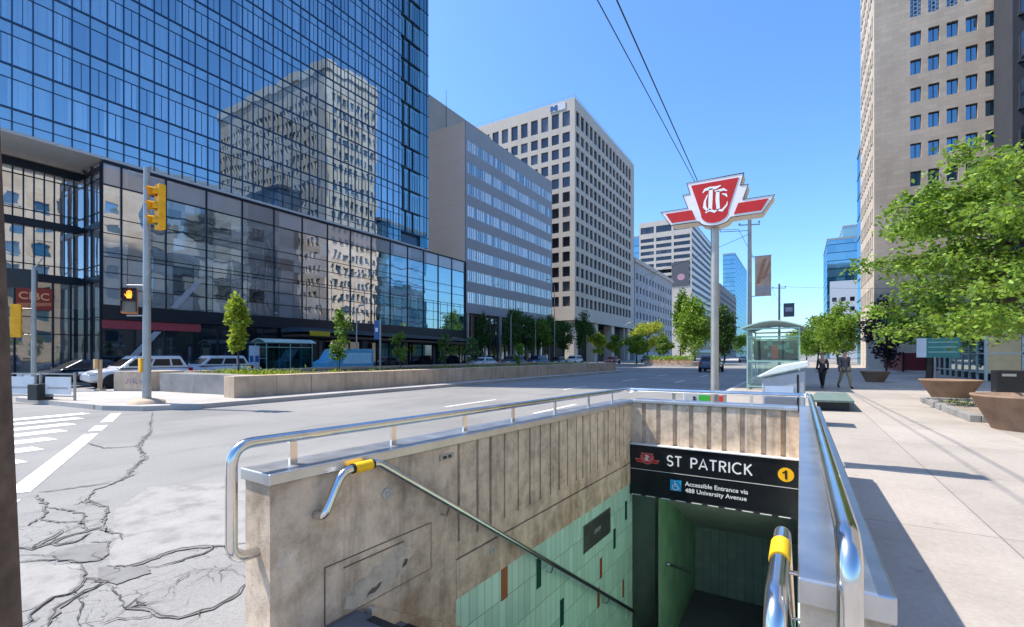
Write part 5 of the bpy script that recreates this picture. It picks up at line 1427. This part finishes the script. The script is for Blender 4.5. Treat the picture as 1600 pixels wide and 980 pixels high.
# ------------------------------------------------------------------ foliage
def leaf_mesh(centers, normals_bias, size, rng, aspect=.6, flat=.5):
    n = len(centers)
    d = rng.normal(size=(n,3)); d[:,2] = d[:,2]*flat - .25; d /= np.linalg.norm(d, axis=1)[:,None]
    u = rng.normal(size=(n,3)); u[:,2] *= .6
    s = np.cross(d, u); s /= np.linalg.norm(s, axis=1)[:,None]+1e-9
    L_ = (size*rng.uniform(.65,1.3,n))[:,None]
    a = centers; b = centers+d*L_*.45+s*L_*aspect*.5; c = centers+d*L_; e = centers+d*L_*.45-s*L_*aspect*.5
    v = np.stack([a,b,c,e], 1).reshape(-1,3)
    f = np.arange(4*n).reshape(n,4)
    return v, f
def np_obj(name, v, f, mat, parent):
    me = bpy.data.meshes.new(name)
    me.vertices.add(len(v)); me.vertices.foreach_set("co", v.astype(np.float32).ravel())
    me.loops.add(f.size); me.loops.foreach_set("vertex_index", f.astype(np.int32).ravel())
    me.polygons.add(len(f)); me.polygons.foreach_set("loop_start", (np.arange(len(f))*f.shape[1]).astype(np.int32))
    me.materials.append(mat); me.update(calc_edges=True); me.validate()
    o = bpy.data.objects.new(name, me); COL.objects.link(o); o.parent = parent
    return o
F = {}
F['green'] = foliage('leaf_green', (.045,.10,.016), (.17,.30,.04))
F['bright'] = foliage('leaf_bright', (.07,.15,.02), (.27,.42,.06), .42)
F['lime'] = foliage('leaf_lime', (.13,.22,.02), (.36,.44,.05), .45)
F['dark'] = foliage('leaf_dark', (.02,.06,.014), (.085,.17,.034), .25)
F['yellow'] = foliage('leaf_yellow', (.20,.27,.03), (.46,.50,.07), .4)
F['purple'] = foliage('leaf_purple', (.012,.010,.014), (.05,.035,.04), .2)
def tree(name, loc, label, h, rx, rz, base, mat, n=2200, leaf=.22, clusters=26, seed=1, group=None, trunk=.12, ry=None, cat="tree", cone=0., gap=.9, aspect=.65):
    rng = np.random.default_rng(seed); ry = ry or rx
    t = thing(name, loc, label, cat, group)
    zc = base+(h-base)*.5
    cs = []
    while len(cs) < clusters:
        p = rng.uniform(-1,1,3); r_ = np.linalg.norm(p)
        if r_ > 1 or r_ < .35: continue
        k = 1-cone*(p[2]+1)/2
        cs.append((p[0]*rx*k*.82, p[1]*ry*k*.82, zc+p[2]*(h-base)*.46))
    cs.append((0,0,h-.15*(h-base)))
    m = MB(); bend = [(0,0,0),(rng.normal()*.05*h*.3,rng.normal()*.05*h*.3,base*.6),(0,0,base+.2*(h-base)),(0,0,h*.86)]
    m.tube(bend, [trunk,trunk*.85,trunk*.6,trunk*.12], 8)
    for c in cs[::2]:
        z0 = base+.1*(h-base)+(c[2]-base)*.45
        m.tube([(0,0,z0),(c[0]*.5,c[1]*.5,(z0+c[2])/2+.05),(c[0]*.95,c[1]*.95,c[2])], [trunk*.36,trunk*.22,trunk*.06], 5)
    m.build("trunk", M['bark'], t)
    per = int(n*1.5)//len(cs); P = []
    for c in cs:
        s = (rx*.36*gap, ry*.36*gap, (h-base)*.15*gap)
        k = int(per*rng.uniform(.6,1.4)); q = rng.normal(size=(k,3)); q /= (np.linalg.norm(q,axis=1)[:,None]+1e-6); q *= rng.uniform(.25,1.15,k)[:,None]
        P.append(q*np.array(s)+np.array(c))
    v, f = leaf_mesh(np.concatenate(P), None, leaf, rng, aspect)
    np_obj("crown", v, f, mat, t)
    return t

# the broad leafy tree at the right, tiers of near-horizontal boughs
def layered_tree(loc, label, seed=3):
    rng = np.random.default_rng(seed)
    t = thing("leafy_tree", loc, label, "tree")
    m = MB(); m.tube([(0,0,0),(.05,-.03,1.2),(-.03,.04,3.0),(.05,0,4.9),(0,.05,6.5)], [.19,.16,.13,.08,.02], 10)
    P = []; NB = 62
    for i in range(NB):
        z0 = 2.5+3.95*(i/(NB-1))+rng.normal()*.15; a = i*2.39996+rng.normal()*.3
        Rm = 4.05*math.sqrt(max(.05, 1-((z0-3.9)/3.2)**2))*rng.uniform(.6,1.0)
        rise = rng.uniform(-.08,.26)
        pts = []
        for k in range(8):
            s = k/7; pts.append(np.array([math.cos(a)*Rm*s, math.sin(a)*Rm*s, z0+rise*Rm*s-.05*Rm*s*s+.1*math.sin(s*5+i)]))
            a += rng.normal()*.07
        m.tube([tuple(p) for p in pts], [.06*(1-k/7.6)+.006 for k in range(8)], 5)
        for k in range(2,8):
            for j in range(4):
                b = a+rng.choice([-1,1])*rng.uniform(.4,1.35); Ls = rng.uniform(.3,1.05)*(1.2-k/10)
                e = pts[k]+np.array([math.cos(b)*Ls, math.sin(b)*Ls, rng.normal()*.2-.06])
                if j < 2: m.tube([tuple(pts[k]), tuple((pts[k]+e)/2+np.array([0,0,.05])), tuple(e)], [.015,.011,.004], 4)
                nl = int(rng.uniform(14,40)); s_ = rng.uniform(.1,1.12,nl)[:,None]
                q = pts[k]+(e-pts[k])*s_+rng.normal(size=(nl,3))*np.array([.13,.13,.085]); q[:,2] -= .10*s_[:,0]**2
                P.append(q)
    m.build("trunk", M['bark'], t)
    P = np.concatenate(P)
    v, f = leaf_mesh(P, None, .135, rng, .6, .45)
    np_obj("crown", v, f, foliage('leaf_spread', (.03,.085,.012), (.30,.46,.075), .42), t)
    return t
layered_tree((5.35,17.5,.15), "broad bright leafy tree with tiers of spreading boughs reaching in from the right edge")

tree("young_tree", (-21.0,11.3,.75), "slim lime green young tree right of the signal pole in the median", 3.65, .62, 1, .95, F['lime'], 1500, .2, 22, 21, "young trees in the median", .04, cone=.5)
tree("young_tree", (-21.0,16.6,.75), "thin see-through green young tree before the glass podium's canopy", 3.5, .72, 1, .7, F['green'], 620, .17, 18, 22, "young trees in the median", .035)
tree("young_tree", (-20.5,20.6,.75), "small dark sapling by the blue banner post in the median", 2.5, .5, 1, .5, F['green'], 350, .16, 12, 23, "young trees in the median", .03)
tree("young_tree", (-20.2,24.5,.75), "low wispy sapling in the median before the canopy's middle", 2.5, .6, 1, .5, F['dark'], 420, .17, 12, 24, "young trees in the median", .03)
tree("young_tree", (-20.5,28.0,.75), "bushy dark sapling in the median near the canopy's far end", 2.3, .9, 1, .4, F['dark'], 520, .18, 14, 25, "young trees in the median", .03)
tree("young_tree", (-19.5,33,.75), "little olive sapling in the median just left of the grey block", 1.9, .7, 1, .3, F['green'], 420, .16, 12, 26, "young trees in the median", .03)

def front_row():
    rows = [(753,60.0,6.6,1.5,'dark',"shady tree at the left end of the row below the grey block"),
            (800,62.5,7.4,2.1,'dark',"tallest dark tree of the row below the grey block"),
            (822,66,6.6,2.1,'dark',"dark tree right of the tallest one below the grey block"),
            (842,70,7.0,2.0,'green',"mid green tree in the row below the grey block, third from the tallest"),
            (860,74,7.2,2.2,'dark',"dark spreading tree below the far end of the grey block"),
            (880,79,6.6,1.9,'dark',"dark tree by the thin lamp post at the near corner of the cream tower"),
            (911,83,8.2,2.0,'dark',"dark upright tree before the cream tower's corner column"),
            (933,90,5.2,1.8,'lime',"pale green bushy tree under the cream tower's overhang"),
            (961,100,5.0,1.5,'green',"small green tree near the cream tower's last column")]
    for i, (px, y, h, r_, mt, lab) in enumerate(rows):
        u = (px-800)/735; a = (-.522+u*.853, .853+u*.522); x = a[0]*y/a[1]
        tree("street_tree", (x, y, .15), lab, h*1.22, r_*1.2, 1, h*.34, F[mt], 2600, .3, 24, 40+i, "street trees below the west side buildings", .09)
front_row()
tree("round_tree", (-24.36,81.48,.15), "rounded green tree on the far corner left of the yellow tree", 5.21, 2.44, 1, 1.68, F['bright'], 2400, .34, 30, 61, None, .16)
tree("yellow_tree", (-26.46,95.76,.15), "broad yellow blossoming tree before the white low block", 8.4, 4.37, 1, 2.18, F['yellow'], 3200, .4, 34, 62, None, .16)
tree("round_tree", (-20.33,84.00,.15), "small rounded tree right of the yellow one, over the flower bed", 4.70, 1.68, 1, 1.60, F['green'], 1600, .3, 24, 63, None, .13)
tree("median_tree", (-18.31,89.04,.15), "tall pointed green tree at left of the clump on the far median", 13.4, 2.44, 1, 1.68, F['green'], 3000, .42, 40, 64, "tall trees on the far median", .2, cone=.65)
tree("median_tree", (-15.54,85.68,.15), "full bright green tree in the middle of the far median clump", 12.2, 3.7, 1, 1.34, F['bright'], 4200, .42, 46, 65, "tall trees on the far median", .22, cone=.45)
tree("median_tree", (-12.0,94.08,.15), "dark green tree of the far median clump behind the winged sign's pole", 11.27, 2.86, 1, 1.34, F['dark'], 3000, .42, 40, 66, "tall trees on the far median", .2, cone=.3)
tree("roadside_tree", (-13.0,150,.0), "low pale tree on the road's far side left of the shelter", 8, 4.2, 1, 2, F['bright'], 1800, .45, 30, 67)
for i, (x, y, h, r_, mt, lab) in enumerate([(1.2,132,8.6,4.2,'bright',"far pavement tree nearest the bus shelter's roof"),(3.0,108,9.2,4.0,'green',"round pavement tree behind the two walkers"),(5.2,92,9.8,3.6,'bright',"bright pavement tree left of the stone tower's corner"),(6.6,118,10.5,4.0,'green',"taller tree rising behind the other pavement trees at right"),(-.6,170,9.5,4.5,'bright',"farthest pavement tree beside the shelter")]):
    tree("pavement_tree", (x,y,.15), lab, h, r_, 1, 1.3, F[mt], 3000, .38, 40, 80+i, "trees along the far east pavement", .16)
tree("purple_tree", (6.3,51.0,.15), "dark purple leaved tree in front of the stone tower's corner", 6.4, 1.9, 1, .9, F['purple'], 2000, .26, 30, 90, None, .09)
tree("plaza_tree", (7.3,41.0,.15), "smaller green tree with a stout trunk behind the notice board", 5.8, 2.3, 1, 1.9, F['green'], 2200, .24, 28, 91, None, .2)

# planting
def tufts(name, spots, mat, leaf, label=None):
    rng = np.random.default_rng(5); P = []
    for (x, y, z, r_, n, hz) in spots:
        P.append(np.array([x,y,z])+rng.normal(size=(n,3))*np.array([r_,r_,hz]))
    P = np.concatenate(P); P[:,2] = np.maximum(P[:,2], min(s[2] for s in spots))
    v, f = leaf_mesh(P, None, leaf, rng, .3, 1.4)
    o = np_obj(name, v, f, mat, None); return tag(o, label, None, None, "stuff")
rng_ = random.Random(3)
tufts("ground_cover", [(rng_.uniform(3.9,8),rng_.uniform(16.2,19.8),.26,.16,34,.07) for _ in range(60)], F['green'], .11)
tufts("grass", [(rng_.uniform(-22.5,-18),rng_.uniform(10.7,12.8),.85,.25,60,.1) for _ in range(36)]+[(rng_.uniform(-20,-17.6),rng_.uniform(13,46),.84,.25,26,.07) for _ in range(80)], F['lime'], .16)
fb = thing("flower_bed", (-17.2,75.6,.15), "raised flower bed with low hedge and pink blooms on the far median", "flower bed")
m = MB(); m.box(-21,-13.8,74.3,74.8,.15,.8); m.box(-21,-13.8,74.8,80.5,.15,.68); m.build("edging", M['conc_median'], fb, True)
rg = np.random.default_rng(9); P = np.stack([rg.uniform(-20.9,-14,1800), rg.uniform(74.6,77.3,1800), rg.uniform(.7,1.6,1800)], 1)
v, f = leaf_mesh(P-np.array([-17.2,75.6,.15]), None, .26, rg, .6); np_obj("hedge", v, f, F['bright'], fb)
P = np.stack([rg.uniform(-20.9,-14,300), rg.uniform(74.2,74.7,300), rg.uniform(.5,1.0,300)], 1)
v, f = leaf_mesh(P-np.array([-17.2,75.6,.15]), None, .2, rg, .9); np_obj("blooms", v, f, foliage('bloom_pink', (.35,.12,.10), (.6,.35,.3)), fb)

# ------------------------------------------------------------------ cars
N_ = -PI/2
make_car((-30.6,11.2,0), N_, (.62,.63,.66), "silver car with a pale bonnet behind the short tan crossing post", 'suv')
make_car((-33.2,16.2,0), N_, (.55,.56,.60), "silver estate car seen behind the signal pole, tail to the right", 'suv')
make_car((-33.4,9.6,0), N_, (.02,.028,.045), "dark blue car at far left behind the silver one", 'sedan')
far = [(-33.6,55,(.05,.06,.08),'suv',"dark car far along the kerb, left of the tall dark tree"),(-33.6,62,(.03,.06,.14),'suv',"dark blue car parked below the row of trees"),(-33.6,69,(.05,.05,.055),'sedan',"black car parked below the row of trees, left of the white one"),
       (-33.6,75.5,(.72,.74,.76),'suv',"white car parked just left of the cream tower's corner"),(-33.6,48,(.6,.62,.64),'sedan',"pale car low behind the median wall at the grey block's near end"),(-31,88,(.42,.10,.10),'sedan',"reddish car at the far end of the median wall"),
       (-31,112,(.10,.11,.13),'suv',"dark car crossing beyond the far median's flower bed")]
for x, y, c, kd, lab in far: make_car((x,y,0), N_, c, lab, kd)
make_car((-7.7,51.5,0), PI/2, (.03,.06,.13), "dark blue car driving away, mostly hidden by the winged sign's pole", 'suv', None)
make_car((-11.8,128,0), PI/2, (.45,.42,.42), "pale car on the far road right of the winged sign's pole", 'sedan', None)
make_car((-7.6,134,0), PI/2, (.55,.55,.56), "white car on the far road left of the bus shelter", 'suv', None)
# pale blue van under the canopy
vn = thing("delivery_van", (-34.2,27.6,0), "light blue delivery van parked under the glass podium's canopy", "van", None, N_)
blue = paint('van_blue', (.10,.36,.55), .35, 0, .1)
m = MB(); m.prism([(-2.5,.4),(2.0,.4),(2.45,.6),(2.5,1.1),(1.9,1.35),(1.35,2.15),(1.1,2.25),(-2.5,2.25)], (0,-.95,0), (1,0,0), (0,0,1), (0,1.9,0)); m.build("body", blue, vn, bevel=.06)
m = MB(); m.prism([(1.42,1.35),(1.86,1.35),(1.4,2.05),(1.25,2.05)], (0,-.96,0), (1,0,0), (0,0,1), (0,1.92,0)); m.build("side_window", M['car_glass'], vn)
m = MB(); m.prism([(-2.2,.95),(.9,.95),(.9,1.9),(-2.2,1.9)], (0,-.965,0), (1,0,0), (0,0,1), (0,1.93,0)); m.build("pale_panel", paint('van_panel', (.35,.62,.75), .4), vn)
for x in (1.5,-1.6):
    for sy in (-1,1):
        m = MB(); m.lathe([(.2,-.11),(.36,-.1),(.36,.1),(.2,.11)], (x,sy*.87,.36), 18, 'y'); m.build("wheel", M['tyre'], vn)

# ------------------------------------------------------------------ far pavement furniture
shelter((-38.6,22.2,.15), 1.6, 4.2, 2.6, "teal glass bus shelter on the far pavement under the canopy's near end", tint=(.4,.75,.75))
ip = thing("parking_pillar", (-37.2,21.3,.15), "pale information pillar with a blue square beside the far bus shelter", "pillar")
m = MB(); m.box(-.4,.4,-.2,.2,0,2.3); m.build("pillar", paint('pillar_pale', (.45,.52,.58), .4), ip)
m = MB(); m.box(.401,.41,-.15,.15,1.0,1.5); m.box(-.25,.25,-.21,-.201,1.0,1.5); m.build("blue_square", plain('pillar_blue', (.02,.10,.30), .4), ip)
def lamp(x, y, h, label, arm=1.6, d=1):
    t = thing("street_lamp", (x,y,.15), label, "street lamp", "street lamps along the avenue")
    m = MB(); m.tube([(0,0,0),(0,0,h*.9)], .09, 8, r_end=.06); m.build("pole", M['galv'], t)
    m = MB(); m.tube([(0,0,h*.9),(d*arm*.4,0,h*.98),(d*arm,0,h)], .035, 6); m.build("arm", M['galv'], t)
    m = MB(); m.prism([(-.3,0),(.3,0),(.25,.1),(-.25,.12)], (d*arm+.15*d,-.12,h-.04), (1,0,0), (0,0,1), (0,.24,0)); m.build("lamp_head", M['galv'], t)
lamp(-35.6,72,14.5, "tall thin lamp post before the cream tower's corner", 1.2, -1)
lamp(-29.5,90.5,8.0, "pale lamp post with an arm under the cream tower's overhang", 1.8)
lamp(-36,58.5,8.2, "lamp post standing between trees at the grey block's near end", 1.0)
lamp(-36,66,7.6, "thin lamp post among the dark trees below the grey block", 1.0)
lamp(-35.8,30.3,6.2, "dark lamp post beside the canopy's middle", .5)
bs = thing("banner_sign", (-22.5,20.9,.8), "small blue banner sign on a thin post before the canopy", "sign")
m = MB(); m.tube([(0,0,0),(0,0,3.2)], .05, 8); m.build("post", M['galv'], bs)
m = MB(); m.box(-.55,-.06,-.02,.02,1.9,3.1); m.build("panel", plain('banner_blue', (.03,.10,.26), .5), bs)
m = MB(); m.box(-.42,-.2,-.028,-.021,2.38,2.62); m.build("sign_mark", M['white'], bs)
for i, (px, y, h) in enumerate(((737,57.5,9),(747,59.5,9.4))):
    u = (px-800)/735; x = (-.522+u*.853)*y/(.853+u*.522)
    t = thing("flag_pole", (x,y,.15), ("left" if i == 0 else "right")+" pale flagpole of the pair before the grey block's lobby", "flagpole", "flagpoles before the grey block")
    m = MB(); m.tube([(0,0,0),(0,0,h)], .07, 8, r_end=.04); m.lathe([(.01,h+.16),(.09,h+.08),(.01,h)], (0,0,0), 8); m.build("pole", M['galv'], t)

# ------------------------------------------------------------------ two walkers
def skin_body(name, verts, edges, radii, mat, parent, root=0, sub=1):
    me = bpy.data.meshes.new(name); me.from_pydata([tuple(v) for v in verts], edges, []); me.update()
    o = bpy.data.objects.new(name, me); COL.objects.link(o); o.parent = parent
    sk = o.modifiers.new("skin", 'SKIN'); sk.use_smooth_shade = True
    if not me.skin_vertices: me.skin_vertices.new(name="") if hasattr(me.skin_vertices, 'new') else None
    for i, r_ in enumerate(radii):
        sv = me.skin_vertices[0].data[i]; sv.radius = (r_, r_) if not isinstance(r_, tuple) else r_; sv.use_root = (i == root)
    s = o.modifiers.new("s", 'SUBSURF'); s.levels = sub; s.render_levels = sub
    dg = bpy.context.evaluated_depsgraph_get(); ev = o.evaluated_get(dg)
    m2 = bpy.data.meshes.new_from_object(ev); m2.name = name; m2.materials.clear(); m2.materials.append(mat)
    m2.polygons.foreach_set("use_smooth", [True]*len(m2.polygons))
    bpy.data.objects.remove(o); bpy.data.meshes.remove(me)
    o = bpy.data.objects.new(name, m2); COL.objects.link(o); o.parent = parent
    return o
def ensure_skin(me):
    pass
def person(loc, rz, label, H, top, legs, hairc, stride, shoulder=.2, hold=None):
    """walker facing -y; stride in metres between the ankles"""
    t = thing("person", loc, label, "person", None, rz); k = H/1.75
    s = stride/2
    J = {'pel':(0,0,.93),'wst':(0,0,1.08),'chs':(0,-.02,1.30),'nck':(0,-.02,1.46),'hd0':(0,-.03,1.54),'hd1':(0,-.04,1.63),'hd2':(0,-.03,1.70),
         'hL':(.09,0,.88),'kL':(.1,-s*.75,.49),'aL':(.1,-s,.09),'tL':(.11,-s-.19,.035),'hR':(-.09,0,.88),'kR':(-.1,s*.25,.49),'aR':(-.1,s,.13),'tR':(-.11,s-.15,.03),
         'sL':(shoulder,-.01,1.40),'eL':(shoulder+.025,.08,1.13),'wL':(shoulder+.03,0.0,.90),'sR':(-shoulder,-.01,1.40),'eR':(-shoulder-.025,-.02,1.13),'wR':(-shoulder-.03,-.14,.91),
         'pL':(shoulder+.04,-.05,.83),'pR':(-shoulder-.04,-.19,.85)}
    E_ = [('pel','wst'),('wst','chs'),('chs','nck'),('nck','hd0'),('hd0','hd1'),('hd1','hd2'),('pel','hL'),('hL','kL'),('kL','aL'),('aL','tL'),('pel','hR'),('hR','kR'),('kR','aR'),('aR','tR'),
          ('chs','sL'),('sL','eL'),('eL','wL'),('wL','pL'),('chs','sR'),('sR','eR'),('eR','wR'),('wR','pR')]
    R_ = {'pel':.13,'wst':.115,'chs':.13,'nck':.058,'hd0':.07,'hd1':.088,'hd2':.062,'hL':.088,'kL':.058,'aL':.042,'tL':.035,'hR':.088,'kR':.058,'aR':.042,'tR':.035,'sL':.055,'eL':.042,'wL':.03,'pL':.034,'sR':.055,'eR':.042,'wR':.03,'pR':.034}
    for sd in 'LR':                                             # five fingers, unequal and curled
        p = J['p'+sd]; o_ = 1 if sd == 'L' else -1
        for i, (dy, ln) in enumerate(((-.028,.062),(-.009,.072),(.011,.068),(.03,.052))):
            a = f'f{sd}{i}'; b = f'g{sd}{i}'
            J[a] = (p[0]+.004*o_, p[1]+dy, p[2]-.045); J[b] = (p[0]-.014*o_, p[1]+dy, p[2]-.045-ln*.75)
            E_ += [('p'+sd,a),(a,b)]; R_[a] = .0095; R_[b] = .0075
        J['th'+sd] = (p[0]-.012*o_, p[1]-.045, p[2]-.02); J['ti'+sd] = (p[0]-.02*o_, p[1]-.055, p[2]-.055)
        E_ += [('p'+sd,'th'+sd),('th'+sd,'ti'+sd)]; R_['th'+sd] = .011; R_['ti'+sd] = .009
    J['nose'] = (0,-.135,1.61); E_.append(('hd1','nose')); R_['nose'] = .014
    for o_, sd in ((1,'L'),(-1,'R')): J['ear'+sd] = (.092*o_,-.03,1.62); E_.append(('hd1','ear'+sd)); R_['ear'+sd] = .016
    J['hem'] = (0,0,.83); E_.append(('pel','hem')); R_['hem'] = .15
    def mk(name, keys, mat, grow=0., over=None):
        ks = list(keys); idx = {q: i for i, q in enumerate(ks)}
        vs = [tuple(c*k for c in J[q]) for q in ks]; es = [(idx[a], idx[b]) for a, b in E_ if a in idx and b in idx]
        rs = [((over or {}).get(q, R_[q])+grow)*k for q in ks]
        return build_skin(name, vs, es, rs, mat, t)
    body = mk("body", [q for q in J if q != "hem"], M['skin'])
    mk("jacket", ['pel','hem','wst','chs','sL','eL','wL','sR','eR','wR'], top, .018, {'pel':.15})
    mk("trousers", ['pel','hL','kL','aL','hR','kR','aR'], legs, .012, {'pel':.148})
    for sd in 'LR': mk("shoe", ['a'+sd,'t'+sd], M['black'], .012)
    hm = MB(); c = (0,-.02*k,1.665*k); hm.lathe([(.112*k,-.05*k),(.112*k,.0),(.10*k,.05*k),(.06*k,.085*k),(.005,.10*k)], (0,.012*k,1.655*k), 14); hm.build("hair", hairc, t)
    for o_ in (1,-1):
        e = MB(); e.lathe([(.001,-.008),(.011,-.002),(.011,.004),(.001,.009)], (.034*o_*k,-.122*k,1.64*k), 8, 'y'); e.build("eye", M['black'], t)
    e = MB(); e.box(-.024*k,.024*k,-.122*k,-.112*k,1.567*k,1.576*k); e.build("mouth", paint('lip', (.25,.09,.08), .5), t)
    if hold: hold(t, J, k)
    return t
def build_skin(name, vs, es, rs, mat, parent):
    me = bpy.data.meshes.new(name); me.from_pydata(vs, es, []); me.update()
    o = bpy.data.objects.new(name, me); COL.objects.link(o)
    sk = o.modifiers.new("skin", 'SKIN'); sk.branch_smoothing = .4
    lay = me.skin_vertices
    if len(lay) == 0:
        # the layer is created when the modifier is first edited; a bmesh layer does the same
        bm = bmesh.new(); bm.from_mesh(me); bm.verts.layers.skin.verify(); bm.to_mesh(me); bm.free()
    for i, r_ in enumerate(rs):
        d = me.skin_vertices[0].data[i]; d.radius = (r_, r_); d.use_root = (i == 0)
    s = o.modifiers.new("s", 'SUBSURF'); s.levels = 1; s.render_levels = 1
    bpy.context.view_layer.update()
    dg = bpy.context.evaluated_depsgraph_get()
    m2 = bpy.data.meshes.new_from_object(o.evaluated_get(dg)); m2.name = name
    m2.materials.clear(); m2.materials.append(mat); m2.polygons.foreach_set("use_smooth", [True]*len(m2.polygons))
    bpy.data.objects.remove(o); bpy.data.meshes.remove(me)
    o = bpy.data.objects.new(name, m2); COL.objects.link(o); o.parent = parent
    return o
slate = paint('jacket_slate', (.085,.085,.115), .8, 0, .2, 8, .2); khaki = paint('trouser_khaki', (.26,.23,.14), .8, 0, .15, 8, .2)
charcoal = paint('jacket_charcoal', (.045,.042,.055), .8, 0, .2, 8, .2); blackp = paint('legging_black', (.012,.012,.016), .7)
def tote(t, J, k):
    m = MB(); p = J['pR']; m.prism([(-.17,0),(.17,0),(.15,.3),(-.15,.3)], (p[0]*k-.03,p[1]*k,p[2]*k-.42), (0,1,0), (0,0,1), (-.07,0,0))
    m.tube([(p[0]*k-.06,p[1]*k-.1,p[2]*k-.13),(p[0]*k-.03,p[1]*k,p[2]*k-.02),(p[0]*k-.06,p[1]*k+.1,p[2]*k-.13)], .008, 6)
    m.build("carried_bag", paint('bag_white', (.55,.55,.6), .7), t)
person((1.75,26.7,.15), .45, "man in a dark jacket and khaki trousers striding along the pavement", 1.80, slate, khaki, M['hair'], .62, .21)
person((.9,26.4,.15), -.35, "woman in a charcoal jacket and black leggings walking left of the man", 1.68, charcoal, blackp, paint('brown_hair', (.16,.08,.04), .6, 0, .2, 10), .5, .18)
